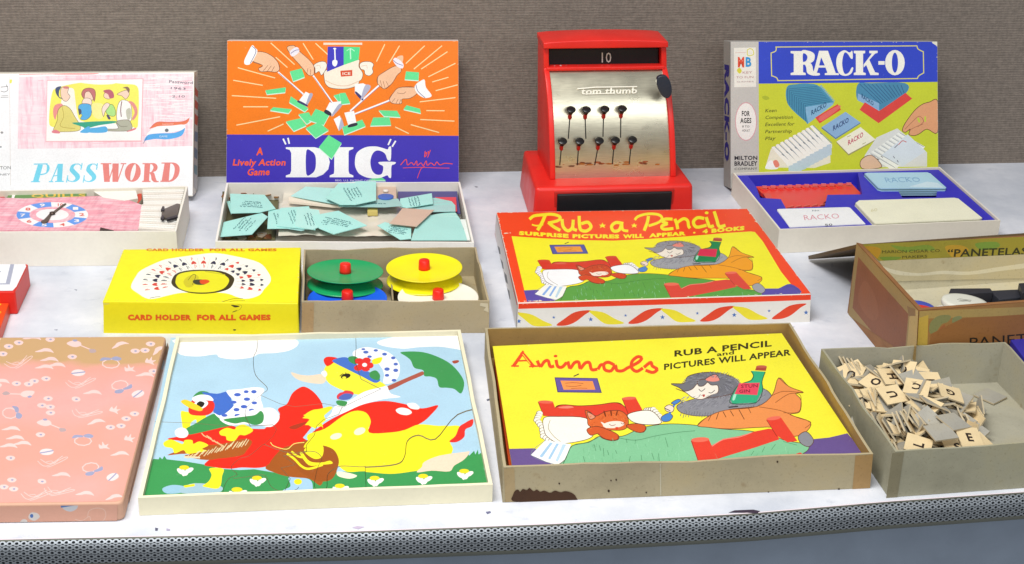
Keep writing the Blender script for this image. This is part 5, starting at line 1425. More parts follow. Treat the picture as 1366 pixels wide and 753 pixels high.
DG += '''
@450,45,3.765
o fdf0dc -65,190 -30,175 30,152 107,130 108,165 128,200 122,230 110,240 100,262 40,278 -30,274 -58,255 -66,225
L e8b898 3 -60,235 -10,258 50,262 105,240
p 3c34c0 -48,66 32,66 32,158 -52,192
p 50e090 32,66 114,68 107,132 32,158
p fbe0c8 -70,46 125,46 125,57 -70,57
l c86838 2 -70,58 125,58
p ffffff -16,74 -10,74 -7,148 -14,148
s ffffff -24,138 -12,132 0,138 -2,156 -12,166 -24,156
e ffffff -13,76,8,4
p c0f8d8 62,74 68,74 70,128 64,130
L c0f8d8 4 48,86 66,76 86,88
p e04c20 15,187 75,183 75,213 18,217
t fff0e0 "ICE" 26,208 66,207 13 0 .02
o fdf4e4 112,155 130,142 165,142 182,155 176,175 180,195 162,212 140,205 135,185 118,178
o fdf4e4 -118,158 -90,142 -62,142 -52,160 -60,185 -80,210 -92,190 -110,200 -112,175
L e8b898 2 120,165 145,160 150,175
L e8b898 2 -110,165 -90,160 -85,175
l ffffff 8 232,240 66,388
l ffffff 8 290,325 88,404
l 4840a0 2 236,244 72,390
l 4840a0 2 290,330 90,408
p ffffff 88,255 130,250 168,270 122,335 88,300
s 3c3470 90,300 122,335 130,325 96,292
s b8b8d0 140,260 168,270 122,332 118,325
p ffffff 35,398 84,388 98,460 58,470
s 28283c 56,472 98,462 96,448 58,458
p ffffff -18,430 12,412 34,465 8,490
p b8b8d0 20,420 34,465 8,490 6,480
p ffffff -30,345 20,340 12,370 -18,395
o fcc8a0 285,165 315,165 320,190 300,210 275,250 240,278 215,265 200,245 205,215 240,190
L 803820 2 240,190 205,215 202,250
l 803820 2 215,235 225,272
l 803820 2 230,240 240,275
l 803820 2 245,240 256,262
L 803820 2 300,210 275,250 240,278
s f8c8a0 300,118 330,112 325,150 305,145
s f8f0f8 280,135 295,122 330,150 328,175 300,165
L 6860a0 3 282,135 300,150 328,160
o fcc8a0 385,270 402,298 365,325 325,330 322,352 275,350 262,328 280,300 310,272
L 803820 2 385,270 310,272 280,300 262,328
l 803820 2 275,345 290,325
l 803820 2 295,350 305,330
l 803820 2 312,352 318,332
L 803820 2 300,298 330,302 345,292
s ffffff 395,255 415,240 438,232 445,270 474,312 440,324 405,305 388,275
L 585088 3 395,258 405,290 440,322
@295,45,3.765
l ffffff 8 288,195 412,304
l ffffff 8 463,212 562,352
l 4840a0 2 290,199 408,306
l 4840a0 2 465,218 562,358
p ffffff 425,292 460,310 430,366 385,345
s b0b0c8 445,302 460,310 430,364 425,358
s 38386c 385,345 430,366 432,358 390,336
p ffffff 545,345 607,362 562,415 518,398
s b0b0c8 590,356 607,362 562,413 556,408
s 28283c 518,398 550,414 552,398 526,382
o fcc8a0 175,95 220,95 262,118 285,145 294,178 275,194 235,190 200,192 188,175 208,160 155,138
L 803820 2 262,118 285,145 294,178
l 803820 2 210,190 235,160
l 803820 2 230,192 252,162
l 803820 2 252,194 268,165
L 803820 2 188,175 208,160 155,138
s ffffff 155,60 170,72 182,92 150,150 122,156 116,138 130,105
L 585088 3 156,64 175,90 146,150
o fcc8a0 330,72 365,60 385,80 400,95 440,130 466,165 466,205 440,210 412,178 388,150 365,125
L 803820 2 400,95 440,130 466,165 466,208
l 803820 2 430,205 436,175
l 803820 2 448,208 450,180
s f8f0f8 345,90 380,68 392,92 358,116
L 6860a0 3 350,100 372,85 390,82
t ff6028 "A" 176,610 210,608 34 .1 .04
t ff6028 "Lively Action" 58,662 322,662 30 .18 .03
t ff6028 "Game" 130,712 242,710 32 .18 .03
l ffffff 8 312,530 324,555
l ffffff 8 336,526 342,552
p ffffff 325,571 470,571 508,582 536,608 546,645 538,682 512,708 478,722 325,722 325,713 346,706 352,690 352,600 344,584 325,579
s 4030b8 428,590 455,592 472,612 476,645 472,682 455,704 428,706
p ffffff 545,571 664,571 664,579 642,588 640,600 640,690 644,704 664,713 664,722 545,722 545,713 566,704 568,690 568,600 564,588 545,579
'''+gcard('540,510 605,550 555,630 490,572')+'''
p ffffff 325,571 400,571 400,600 325,579
@450,45,3.765
s ffffff 88,648 98,600 140,572 190,567 225,574 252,582 258,571 270,571 268,634 252,634 240,604 212,588 188,592 172,615 166,648 172,682 188,704 210,710 226,700 230,668 212,656 212,645 288,645 288,656 272,666 270,722 258,722 250,712 215,725 160,726 115,708 95,682
l ffffff 8 268,532 256,558
l ffffff 8 292,541 276,567
t ff5028 "by" 436,622 468,604 30 .1 .02
L f85028 4 318,660 345,632 352,660 372,648 385,660 398,640 402,662 420,650 432,664 446,640 452,662 470,650 488,662 500,645 515,660 540,652 578,655
L f85028 3 330,675 420,672 500,675 562,676
L f85028 3 438,668 420,680 402,726
t e0d8f8 "REG. U.S. PATENT OFFICE" -10,742 190,744 9 0 .01
'''
art('front_print', dgl, PD, [(303.2, 54.8), (611.2, 54.8), (612, 249.5), (302, 249.5)], 'fc8004', parse(DG)+scuffs(((303.5, 55.2), (611, 55.2)), 18, .9, 'f4c8a0', 51)+scuffs(((611.2, 58), (612, 245)), 12, .9, 'e8c8b8', 52)+scuffs(((303.3, 58), (302.4, 245)), 12, .9, 'e8c8b8', 53), rough=.4)
# ---- DIG tray
dg_h = .026
DT_px = [(302, 244), (613.7, 243), (632.4, 324), (287, 322.5)]
dtr, OD, ID = tray('cardboard_tray', 'shallow white game tray full of loose turquoise cards, in front of the orange lid', 'tray', DT_px, dg_h, mat('fbf8f0', .5, 'wrap', .86), mat('eee8dc', .6, 'wrap', .84), t=.0022, jit=.0006, seed=51)
PX1 = lambda s: [(285+float(a.split(',')[0])/6.844, 225+float(a.split(',')[1])/6.844) for a in s.split()]
PX2 = lambda s: [(455+float(a.split(',')[0])/6.847, 225+float(a.split(',')[1])/6.847) for a in s.split()]
def zcard(name, label, cat, px, zs, col, th_=.0006, group=None, marks=0, seed=0, kind='paper', ang=0):
    zs = zs if isinstance(zs, (list, tuple)) else [zs]*len(px)
    P = [at(*p, z) for p, z in zip(px, zs)]
    # a flat card: fit its plane through the first three corners
    pl = Plane(P[0], P[1]-P[0], P[2]-P[0]); 
    if pl.n.z < 0: pl = Plane(P[0], P[1]-P[0], P[0]-P[2])
    P = [pl.at(*p) for p in px]
    ar = sum(P[i].x*P[(i+1) % len(P)].y-P[(i+1) % len(P)].x*P[i].y for i in range(len(P)))
    if ar < 0: P.reverse(); px = list(reversed(px))
    v, f = prism(P, -th_); c = sum(P, Vector())/len(P); m_ = mat(col, .55, kind, .84)
    o = fixn(obj(name, v, f, m_, None, loc=c)); tag(o, label, cat, group)
    if marks:
        r = random.Random(seed); cx, cy = sum(p[0] for p in px)/len(px), sum(p[1] for p in px)/len(px); a = RAD(ang); t_ = []
        for k in range(marks):
            oy = (k-(marks-1)/2)*3.5; ln = r.uniform(9, 16); x = -ln
            while x < ln:
                wd_ = r.uniform(.7, 1.3); jo = r.uniform(-.35, .35); ux, uy = x*c_(a)-(oy+jo)*s_(a)*1.2, (x*s_(a)+(oy+jo)*c_(a))*.62
                b2 = a+r.choice((0, 1.2, -1.2, 0)); dx, dy = wd_*c_(b2), wd_*s_(b2)*.62
                for s_q in strip([(cx+ux, cy+uy), (cx+ux+dx, cy+uy+dy)], .85):
                    if all(inside(pp[0], pp[1], px) for pp in s_q): t_.append(s_q)
                x += wd_+r.choice((.35, .35, .5, 1.6))
        vs, fs = [], []
        for q in t_:
            b = len(vs); vs += [pl.at(x, y, .00018) for x, y in q]; fs.append((b+3, b+2, b+1, b))
        if vs: obj('lettering', vs, fs, mat('3c7c84', .6, 'flat'), o)
    return o
G = 'turquoise letter cards scattered in the white tray'; T = 'b4f0e8'
bq = [at(*p, .0125) for p in PX1('650,165 1560,150 1930,620 590,620')]; vs, fs = [], []; NB = 34
for j in range(NB+1):
    for i in range(NB+1):
        u, v_ = i/NB, j/NB; p = bq[0].lerp(bq[1], u).lerp(bq[3].lerp(bq[2], u), v_)
        q = Vector((u*7+v_*3, v_*5-u*2, 0)); zz = abs(noise.noise(q))*2+abs(noise.noise(q*2.7))*.8
        vs.append(p+Vector((0, 0, .0013*zz+.0012*noise.noise(Vector((u*3, v_*3, 5))))))
fs = [(j*(NB+1)+i, (j+1)*(NB+1)+i, (j+1)*(NB+1)+i+1, j*(NB+1)+i+1) for j in range(NB) for i in range(NB)]
c = sum(bq, Vector())/4; o = fixn(obj('plastic_bag', vs, fs, mat('e8e0d0', .16, 'plastic', .84), None, smooth=True, loc=c)); tag(o, 'wrinkled milky plastic bag spread over the middle of the white tray', 'bag')
zcard('tray_insert', 'dark green and brown coins and scraps in the left end of the white tray', 'scraps', PX1('80,210 600,215 560,640 60,650'), .006, '6c6848', .003, kind='board')
rs = random.Random(8)
for i in range(22):
    x, y = rs.uniform(110, 590), rs.choice([rs.uniform(215, 260), rs.uniform(560, 650)]); r_ = rs.uniform(28, 52)
    q = ' '.join(f'{x+r_*c_(a+.3*i)*rs.uniform(.8,1.2):.0f},{y+r_*.5*s_(a+.3*i)*rs.uniform(.8,1.2):.0f}' for a in (5.2, 4.2, 3.1, 2.1, 1, 0))
    zcard('play_coin', 'brown and bronze play piece among those at the left end of the white tray', 'play piece', PX1(q), [.010+rs.uniform(0, .006)]*2+[.010]*4, rs.choice(['a85c2c', '8c6438', 'a8683c', '746030', '9c9080', '7c4420']), .0008, 'brown play pieces in the white tray', kind='board')
zcard('letter_card', 'turquoise printed card at the upper left of the white tray, over the brown pieces', 'card', PX1('150,230 465,240 565,365 420,400 160,408'), [.019, .019, .021, .02, .02], T, group=G, marks=4, seed=1, ang=5)
zcard('letter_card', 'second turquoise card peeping out under the upper left one', 'card', PX1('118,300 150,295 170,400 160,420'), .017, T, group=G)
zcard('letter_card', 'turquoise printed card slanting along the lower left of the white tray', 'card', PX1('90,490 440,405 495,440 350,600 60,622'), [.018, .02, .021, .019, .018], T, group=G, marks=5, seed=2, ang=-60)
zcard('letter_card', 'upright printed turquoise card left of the middle fan', 'card', PX1('500,380 640,370 700,545 490,548'), .0195, T, group=G, marks=2, seed=3, ang=80)
zcard('letter_card', 'turquoise card at the base of the middle fan, its front edge showing', 'card', PX1('580,500 700,480 830,560 800,568 570,530'), .0192, 'a8dcd8', group=G)
zcard('letter_card', 'printed turquoise card in the middle fan with two columns of words', 'card', PX1('610,360 870,345 930,560 575,525'), .0205, T, group=G, marks=4, seed=4, ang=75)
zcard('letter_card', 'printed turquoise card in the middle fan beside the pointed one', 'card', PX1('760,350 960,380 1000,520 905,556 740,530'), .0212, 'bcf0e8', group=G, marks=3, seed=5, ang=80)
zcard('letter_card', 'turquoise card pointing at the front with five lines of print', 'card', PX1('900,430 1140,385 1400,520 1095,600 960,545'), .0218, T, group=G, marks=5, seed=6, ang=18)
zcard('letter_card', 'printed turquoise card right of the pointed one in the centre', 'card', PX2('-40,400 20,420 210,520 -70,600 -150,540'), .0222, T, group=G, marks=4, seed=16, ang=20)
zcard('wooden_stick', 'pale stick under the large turquoise cards at the tray centre', 'stick', PX1('685,262 860,262 1190,330 1150,345 685,300'), .0200, 'f4e8d4', .0025)
zcard('letter_card', 'broad blank turquoise card at the back of the white tray, its corner low', 'card', PX1('705,250 840,165 1250,190 1250,350 1090,320 860,280'), [.0215, .0225, .024, .023, .023, .022], 'b8ece8', group=G)
zcard('letter_card', 'printed turquoise card standing highest at the middle back of the white tray', 'card', PX2('-20,130 190,115 320,120 320,290 130,330 -10,330 -140,270'), [.0255, .026, .0265, .026, .025, .025, .025], T, group=G, marks=5, seed=7, ang=70)
zcard('letter_card', 'turquoise card slanting under the tall back one', 'card', PX2('-100,200 60,190 300,290 240,330 60,350 -20,345'), .0235, 'a8e0dc', group=G, marks=3, seed=8, ang=-20)
zcard('letter_card', 'long thin turquoise card between the yellow block and the blue counter', 'card', PX2('130,330 260,285 520,275 560,340 400,352 60,348'), .0245, 'a8d4d0', group=G, marks=1, seed=9, ang=0)
zcard('chip_box', 'beige card holding a blue counter at the back of the white tray', 'card', PX2('322,140 500,140 508,290 318,290'), .0215, 'd8c0ac', .004)
disc('counter', 'blue round counter in the beige card at the back of the white tray', (455+408/6.847, 225+258/6.847), .0255, .0088, .0015, '4470c8', 0, 0)
disc('counter', 'small white bead above the blue counter', (455+408/6.847, 225+203/6.847), .0235, .003, .002, 'f4f0e8', 0, 0)
block('wooden_block', 'small square yellow wooden block in the middle of the white tray', 'block', PX2('245,352 330,352 335,388 240,388'), .0205, .006, 'd8c470', .6)
zcard('card_folder', 'dark blue compartment wall at the back right of the white tray', 'divider', PX2('520,158 1052,158 1090,410 520,290'), [.0155]*4, '54508c', .0012)
zcard('red_card', 'red card in the dark blue compartment of the white tray', 'card', PX2('860,262 1050,262 1060,390 1020,400 880,330'), .0175, 'e8505c', group=None)
fan = [('640,350 1030,330 1000,300 880,272 ', 0)]
for i in range(6): zcard('letter_card', 'turquoise card in the fanned pile below the red card', 'card', PX2(f'{620+i*6},{290+i*12} {860+i*28},{268+i*12} {1010+i*7},{300+i*16} {1045},{340+i*10} {620},{360+i*8}'), .0185+.0004*i, 'b0dcd8' if i % 2 else 'a8e4dc', group=G)
zcard('letter_card', 'printed turquoise card at the top of the right pile, with two columns of words', 'card', PX2('540,275 828,226 840,320 600,360 535,345'), .0235, T, group=G, marks=4, seed=10, ang=82)
for i in range(5): zcard('letter_card', 'blank turquoise card in the stack at the right front of the white tray', 'card', PX2(f'{700+i*4},{440-i*6} {1040+i*10},{392+i*14} {1085+i*12},{540+i*12} {1150},{655} {650-i*3},{655}'), .0185+.0006*i, 'bcf0e4' if i % 2 else 'b0e8e0', group=G)
zcard('letter_card', 'white edged blank card at the right front corner of the white tray', 'card', PX2('1080,465 1140,465 1195,655 1140,655 1120,540 1078,540'), .0195, 'f4fcf8', group=G)
zcard('letter_card', 'printed turquoise card slanting toward the front rim', 'card', PX2('400,490 640,540 640,640 540,650 330,520'), .0205, T, group=G, marks=4, seed=12, ang=15)
zcard('plain_card', 'plain beige pink card lying across the right side of the white tray', 'card', PX2('560,362 850,378 690,528 440,502 500,440'), [.0245]*5, 'd8bca8', .0008)
# ---- RACK-O lid
rkl, PR, RC, rbk = lid('box_lid', 'blue and lime game box lid with card racks in its picture, standing at the right', ((975, 252), (1252, 243)), [(974.5, 55.6), (1250.4, 55.6), (1252, 243), (974.5, 252)], .026, mat('b8b4b0', .5, 'wrap', .82), 12, .006)
RK = '''
@955,45,3.767
p d4dc34 210,40 1120,40 1120,800 210,800
p 3048cc 212,38 1120,38 1120,243 212,252
p ccc8c0 60,30 214,30 216,800 60,800
p f4f0e4 90,72 200,70 202,268 92,270
l e8e078 5 300,68 1010,62
L e8e078 5 1010,62 1016,78 1042,92
l e8e078 5 1042,90 1044,198
L e8e078 5 1044,198 1020,212 1012,226
l e8e078 5 1013,226 310,237
L e8e078 5 312,237 304,222 280,212
l e8e078 5 280,214 277,98
L e8e078 5 277,98 300,88 303,68
@900,0,2.897
p fffdf0 448,198 505,198 505,207 496,209 496,280 506,283 506,291 448,291 448,283 460,280 460,209 448,206
s fffdf0 490,198 520,198 538,208 541,222 535,238 515,247 490,247
s 3048cc 496,208 508,211 513,222 508,236 496,239
s fffdf0 500,240 522,243 532,256 536,275 548,283 560,284 558,292 530,292 512,282 508,260
p fffdf0 558,197 592,197 622,283 634,284 634,291 580,291 580,284 590,282 583,262 556,262 549,282 560,284 560,291 526,291 526,284 536,282
p 3048cc 566,222 580,254 558,254
s fffdf0 624,245 632,210 655,195 676,204 686,197 688,226 680,226 668,208 655,206 647,245 655,284 672,282 684,262 690,264 682,285 660,294 635,284
p fffdf0 692,197 736,197 736,206 728,208 728,280 738,283 738,291 692,291 692,283 700,280 700,208 692,206
p fffdf0 730,250 762,208 752,206 752,197 784,197 784,205 774,208 752,232 774,280 788,283 788,291 756,291 740,252 730,262
p fffdf0 787,237 811,237 811,251 787,251
e fffdf0 851,243,38,49
e 3048cc 851,243,12,39
s 4c98b8 433,338 470,326 520,324 560,335 612,392 600,410 520,475 505,470 438,405
p 8cc0e0 502,415 612,396 612,405 516,478
p e84840 543,455 630,403 643,425 560,478
s f07068 560,452 630,410 636,420 570,468
s 4c90b4 708,325 760,322 890,322 893,362 795,428 745,400 705,385
p 90b8dc 708,362 790,400 790,430 706,388
p e84840 714,425 735,396 790,430 892,360 918,382 788,477
p 94bce0 568,492 660,433 718,474 622,534
p 5c80a8 568,492 622,534 718,474 718,478 622,539 567,497
p fffbe0 625,548 718,492 776,540 672,596
p a8a060 625,548 672,596 776,540 776,544 672,602 625,553
p f4f0d8 350,648 372,576 520,494 600,560 602,630 540,650
p e8e8e0 722,648 735,600 780,532 860,497 975,590 975,645
o eca878 1016,392 985,395 955,405 925,430 890,478 880,505 892,512 910,500 905,520 925,525 945,518 975,500 1016,512
L a86848 2 890,500 920,470 945,450 962,470 940,490
l c8dc40 7 940,458 946,472
l c8dc40 6 968,452 968,470
L a86848 2 905,505 930,492 960,480
'''
for i in range(11):
    t = i/10; RK += f'l 2c6c90 2.5 {436+t*68:.0f},{345+t*62:.0f} {436+t*70:.0f},{400+t*70:.0f}\np 78b4d0 {560+t*50:.0f},{333+t*58:.0f} {570+t*50:.0f},{328+t*58:.0f} {566+t*48:.0f},{340+t*58:.0f}\nl 2c6c90 2 {436+t*70:.0f},{345+t*62:.0f} {550+t*50:.0f},{335+t*58:.0f}\n'
    RK += f'l 2c6088 2.5 {715+t*160:.0f},{326+(t*4):.0f} {795+t*92:.0f},{402-t*40:.0f}\n'
for i in range(10):
    x = 374+i*16.5; y = 570-i*9; RK += f'p fffff4 {x:.0f},{y:.0f} {x+10:.0f},{y-4:.0f} {x+86:.0f},{y+70:.0f} {x+86:.0f},{y+84:.0f} {x+68:.0f},{y+78:.0f}\nl 90a4b0 3 {x+14:.0f},{y-2:.0f} {x+84:.0f},{y+64:.0f}\np c8dce4 {x+66:.0f},{y+72:.0f} {x+84:.0f},{y+68:.0f} {x+84:.0f},{y+110:.0f} {x+66:.0f},{y+116:.0f}\nl 606060 2 {x+40:.0f},{y+26:.0f} {x+47:.0f},{y+32:.0f}\n'
for i in range(9):
    x = 745+i*14; y = 598-i*10; RK += f'p fffff4 {x:.0f},{y:.0f} {x+12:.0f},{y-6:.0f} {x+110:.0f},{y+50:.0f} {x+100:.0f},{y+64:.0f}\nl 9098a0 2 {x+12:.0f},{y-4:.0f} {x+105:.0f},{y+50:.0f}\nl 484848 2.5 {x+38:.0f},{y+16:.0f} {x+45:.0f},{y+21:.0f}\n'
RK += '''
p e4ecf0 800,600 900,520 970,585 880,645
l 484050 2.5 845,605 850,612
l 484050 2.5 860,620 864,628
l 484050 2.5 850,572 862,560
L d86860 3 865,560 880,545 895,550
o f0c8a8 720,620 760,600 800,640 780,652 724,652
s ffffff 350,652 372,620 400,652
s f08c78 380,625 395,620 405,640 390,648
t 285880 "RACKO" 528,446 586,412 18 0 .02
t 285880 "RACKO" 722,378 768,410 16 0 .02
t 30487c "RACKO" 612,506 672,472 18 0 .02
t d04868 "RACKO" 670,562 728,528 18 0 .02
l a0a060 2 667,530 680,524
l a0a060 2 725,558 738,552
@955,45,3.767
s b8c430 230,320 250,312 270,325 250,335
t 404018 "Keen" 247,396 303,394 17 .25 0
t 404018 "Competition" 247,430 385,428 17 .25 0
t 404018 "Excellent for" 247,465 392,462 17 .25 0
t 404018 "Partnership" 247,501 380,498 17 .25 0
t 404018 "Play" 247,536 297,533 17 .25 0
t e85030 "M" 110,167 142,167 46 0 .05
t 3c9cd8 "B" 149,165 178,165 44 0 .04
L e0d840 4 158,82 172,76 186,84 188,106 160,110 158,84
s e0d840 105,185 118,172 130,188 118,202
e f0ece0 172,96,8,8
l e0a8a0 2 98,97 150,95
t c08c90 "KEY" 134,202 182,200 11 0 0
t c08c90 "TO FUN" 102,226 188,224 11 0 0
t c0a0a0 "GAMES" 104,246 190,244 6 0 0
e e0a8ac 151,442,55,98
e f8f4ec 151,442,51,93
t 383434 "FOR" 130,414 170,414 24 0 .03
t 383434 "AGES" 122,449 178,449 24 0 .03
t 605c5c "8 TO" 132,472 168,472 10 0 .01
t 605c5c "ADULT" 132,492 170,492 10 0 .01
t 2c2830 "MILTON" 93,635 208,634 19 0 .03
t 2c2830 "BRADLEY" 93,664 208,663 21 0 .03
t 403c40 "COMPANY" 93,686 208,684 11 0 0
p f8f4e8 60,36 1118,36 1118,40 60,41
s f0ecd8 1085,44 1112,36 1116,70 1106,60
'''
art('front_print', rkl, PR, [(974.9, 56), (1250.1, 56), (1251.6, 242.5), (974.9, 251.5)], 'd4dc34', parse(RK)+scuffs(((976, 56.6), (1249, 56.6)), 20, .9, 'e8e4d8', 54)+scuffs(((1249.8, 60), (1251.2, 240)), 16, .9, 'e8e4c8', 55), rough=.42)
# its left side, with the name running down
A_, D_ = RC[0], RC[3]; sp_ = Plane(D_+rbk, -rbk, A_-D_)
W2 = rbk.length; Hh = (A_-D_).length
vs = [sp_.p3(u, v_, .0003) for u, v_ in ((.0005, .0005), (W2-.0005, .0005), (W2-.0005, Hh-.0005), (.0005, Hh-.0005))]
obj('side_print', vs, [(0, 1, 2, 3)], mat('a8a49c', .5, 'wrap', .8), rkl)
vs, fs = [], []
gv, gf = glyphs('RACK-O', .06); gx0 = min(v[0] for v in gv); gx1 = max(v[0] for v in gv)
for x, y in gv: t = (x-gx0)/(gx1-gx0); vs.append(sp_.p3(W2*.2+y/.7*W2*.62, Hh*(.84-.66*t), .0005))
o = obj('lettering', vs, gf, mat('2c2484', .5, 'paper'), rkl)
bm = bmesh.new(); bm.from_mesh(o.data)
for f in bm.faces:
    if f.normal.dot(sp_.n) < 0: f.normal_flip()
bm.to_mesh(o.data); bm.free()
# ---- RACK-O tray
KH = .0275
K_px = [(978, 231), (1253.7, 223), (1334.8, 294.3), (1039.7, 306.7)]
ktr, OK_, IK = tray('cardboard_tray', 'cream game tray with a blue moulded insert of red racks and cards', 'tray', K_px, KH, mat('f4ecdc', .55, 'wrap', .84), mat('eae0cc', .55, 'wrap', .84), t=.0020, jit=.0006, seed=61)
PX5 = lambda s: [(970+float(a.split(',')[0])/5.795, 215+float(a.split(',')[1])/5.795) for a in s.split()]
PX6 = lambda s: [(1140+float(a.split(',')[0])/5.79, 215+float(a.split(',')[1])/5.79) for a in s.split()]
def insert():
    pz_ = KH-.0025; pl = level(pz_); holes = [PX5('160,115 1010,92 1045,258 775,262 755,352 455,368 415,295 255,285 225,200'), PX5('375,372 770,358 950,360 1070,486 480,512'), PX6('60,92 580,86 712,208 640,214 630,280 370,284 330,222 180,212'), PX6('0,330 30,305 790,283 1000,446 160,486')]
    base = [pl.uv(*p) for p in [((a.x), (a.y)) for a in []]] or [tuple((p.x, p.y)) for p in []]
    base = [((p-pl.P0).dot(pl.ex), (p-pl.P0).dot(pl.ey)) for p in [q.lerp(sum(IK, Vector())/4, .004) for q in IK]]
    H = [[pl.uv(*p) for p in h] for h in holes]
    V, T_ = arrange(H, base)
    vs = [pl.p3(*v) for v in V]; nV = len(vs); dep = [.016, .010, .012, .012]
    fs = []; 
    for f, k in T_:
        f = tuple(f) if (V[f[1]][0]-V[f[0]][0])*(V[f[2]][1]-V[f[0]][1])-(V[f[1]][1]-V[f[0]][1])*(V[f[2]][0]-V[f[0]][0]) > 0 else tuple(reversed(f))
        if k < 0: fs.append(f)
        else:
            b = len(vs); vs += [pl.p3(*V[i])-Vector((0, 0, dep[k])) for i in f]; fs.append((b, b+1, b+2))
    for h, d in zip(H, dep):
        b = len(vs); n_ = len(h); ctr = (sum(p[0] for p in h)/n_, sum(p[1] for p in h)/n_)
        vs += [pl.p3(*p) for p in h]+[pl.p3(*p)-Vector((0, 0, d)) for p in h]
        fs += [(b+i, b+(i+1) % n_, b+n_+(i+1) % n_, b+n_+i) for i in range(n_)]
    return vs, fs
v, f = insert(); obj('blue_insert', v, f, mat('3a34c8', .55, 'plastic', .8), ktr)
# red card racks: ridged strips lying in the left well
for k in range(1):
    rk = thing('card_rack', 'red plastic card racks with toothed edges nested in the blue insert', 'card rack', at(1100, 262, .01))
    q = PX5('222,197 958,172 1048,262 775,300 700,365 455,372 330,285 262,245')
    v, f = prism([at(x, y, .0185) for x, y in reversed(q)], -.004); fixn(obj('rack_base', v, f, mat('f43c34', .32, 'plastic', .82), rk))
    for i in range(11):
        t = i/10; x0 = 262+t*650; y0 = 203-t*24; x1 = x0+40; y1 = y0+26
        A, B = PX5(f'{x0},{y0} {x1},{y1}')
        a, b = at(*A, .0197), at(*B, .0190); d = (b-a).normalized(); s = Vector((-d.y, d.x, 0))*.0036
        v, f = prism([a-s, b-s, b+s, a+s], -.004)
        if i < 10: fixn(obj('rack_tooth', v, f, mat('f03830', .3, 'plastic', .82), rk, bevel=.0004))
        w0, = PX5(f'{x0+28},{y0-6}'); c1 = at(*w0, .0222); v, f = box(-.0028, .0028, -.0007, .0007, -.002, .0008); fixn(obj('rack_tip', [p+c1 for p in v], f, mat('e87878', .3, 'plastic', .82), rk))
    for i in range(5):
        A, = PX5(f'{490+i*62},{356-i*4}'); c1 = at(*A, .0205); M = Matrix.Rotation(RAD(35), 4, 'Z'); v, f = box(-.0045, .0045, -.0008, .0008, -.002, .0008, M); fixn(obj('rack_tip', [p+c1 for p in v], f, mat('f86858', .3, 'plastic', .82), rk))
    q = PX5('278,250 330,248 350,290 300,290'); v, f = prism([at(x, y, .0195) for x, y in reversed(q)], -.002); fixn(obj('rack_end', v, f, mat('e84848', .3, 'plastic', .8), rk))
def rcards(name, label, px, z, h, col, n_, side=None):
    th = thing(name, label, 'card stack', sum([at(*p, z-h) for p in px], Vector())/len(px))
    for i in range(n_):
        zz = z-h*i/n_; o_ = Vector((rs.uniform(-.0003, .0003), rs.uniform(-.0003, .0003), 0))
        v, f = prism([at(x, y, z)+o_+Vector((0, 0, zz-z)) for x, y in reversed(px)], -h/n_*.6); fixn(obj('playing_card', v, f, mat(col if i % 2 == 0 else (side or col), .4, 'paper', .84), th))
    return th
w1 = rcards('card_stack', 'white card with red lettering on top, in the front left well of the blue insert', PX5('385,376 400,372 930,358 950,362 1068,486 482,512'), .0262, .004, 'fefefe', 3)
art('card_print', w1, level(.0262), PX5('385,376 400,372 930,358 950,362 1068,486 482,512'), 'fefefe', '@970,215,5.795\nt e890a0 "RACKO" 600,460 870,445 38 -.3 -.01\nt 708088 "No." 660,392 720,388 12 -.3 0\nt 404048 "50" 758,503 815,500 14 -.3 .01')
w2 = rcards('card_stack', 'stack of pale blue cards in the rear right well of the blue insert', PX6('75,98 100,91 560,88 585,96 708,206 700,212 210,214 180,206'), .0285, .009, 'b8e0f4', 7, '7ca0a8')
art('card_print', w2, level(.0285), PX6('78,98 100,92 560,89 584,96 704,206 700,211 212,213 182,206'), 'b8e0f4', '@1140,215,5.79\nt 80b0d8 "RACKO" 245,168 510,163 38 -.4 -.01\np d8f0fc 420,200 560,160 640,170 690,208\nL 80b0d8 3 250,150 300,135 400,130 500,140')
w3 = rcards('card_stack', 'stack of blank cream cards in the front right well of the blue insert', PX6('5,325 35,304 770,284 800,290 985,440 965,448 160,484 148,478'), .0285, .008, 'fffce0', 5, 'e8e4c0')
art('card_print', w3, level(.0285), PX6('8,326 35,305 770,285 799,291 983,440 965,447 161,483 150,478'), 'fffce0', '@1140,215,5.79\nt e8e0b0 "60" 125,395 175,388 22 0 0')
# ================================================================= toy cash register
hb = .046
gA, gB = at(714.5, 251, hb), at(924.5, 245.8, hb); gx = (gB-gA).normalized(); gx.z = 0; gy = Vector((-gx.y, gx.x, 0)); GW = (gB-gA).length
G0 = Vector((gA.x, gA.y, 0)); 
def Lc(x, y, z):    # the housing leans and narrows a touch toward its top
    e = max(0, z-.047); xx = .092+(x-.092)*(1-.28*e)-.060*e
    return G0+gx*xx+gy*y+Vector((0, 0, z))

reg = thing('toy_cash_register', 'red tin toy cash register with a curved metal front and nine levers', 'cash register', Lc(GW/2, .06, 0))
red = mat('ee2c24', .28, 'enamel', .82)
def LM_(v): return [Lc(*p) for p in v]
# base: slightly spread plinth
D = .128
v = [(0, 0, hb), (GW, 0, hb), (GW, D, hb), (.006, D, hb), (-.003, -.003, .0), (GW+.003, -.003, 0), (GW+.003, D, 0), (.002, D, 0)]
f = [(0, 1, 2, 3), (7, 6, 5, 4), (4, 5, 1, 0), (5, 6, 2, 1), (6, 7, 3, 2), (7, 4, 0, 3)]
obj('base', LM_(v), f, red, reg, bevel=.0045)
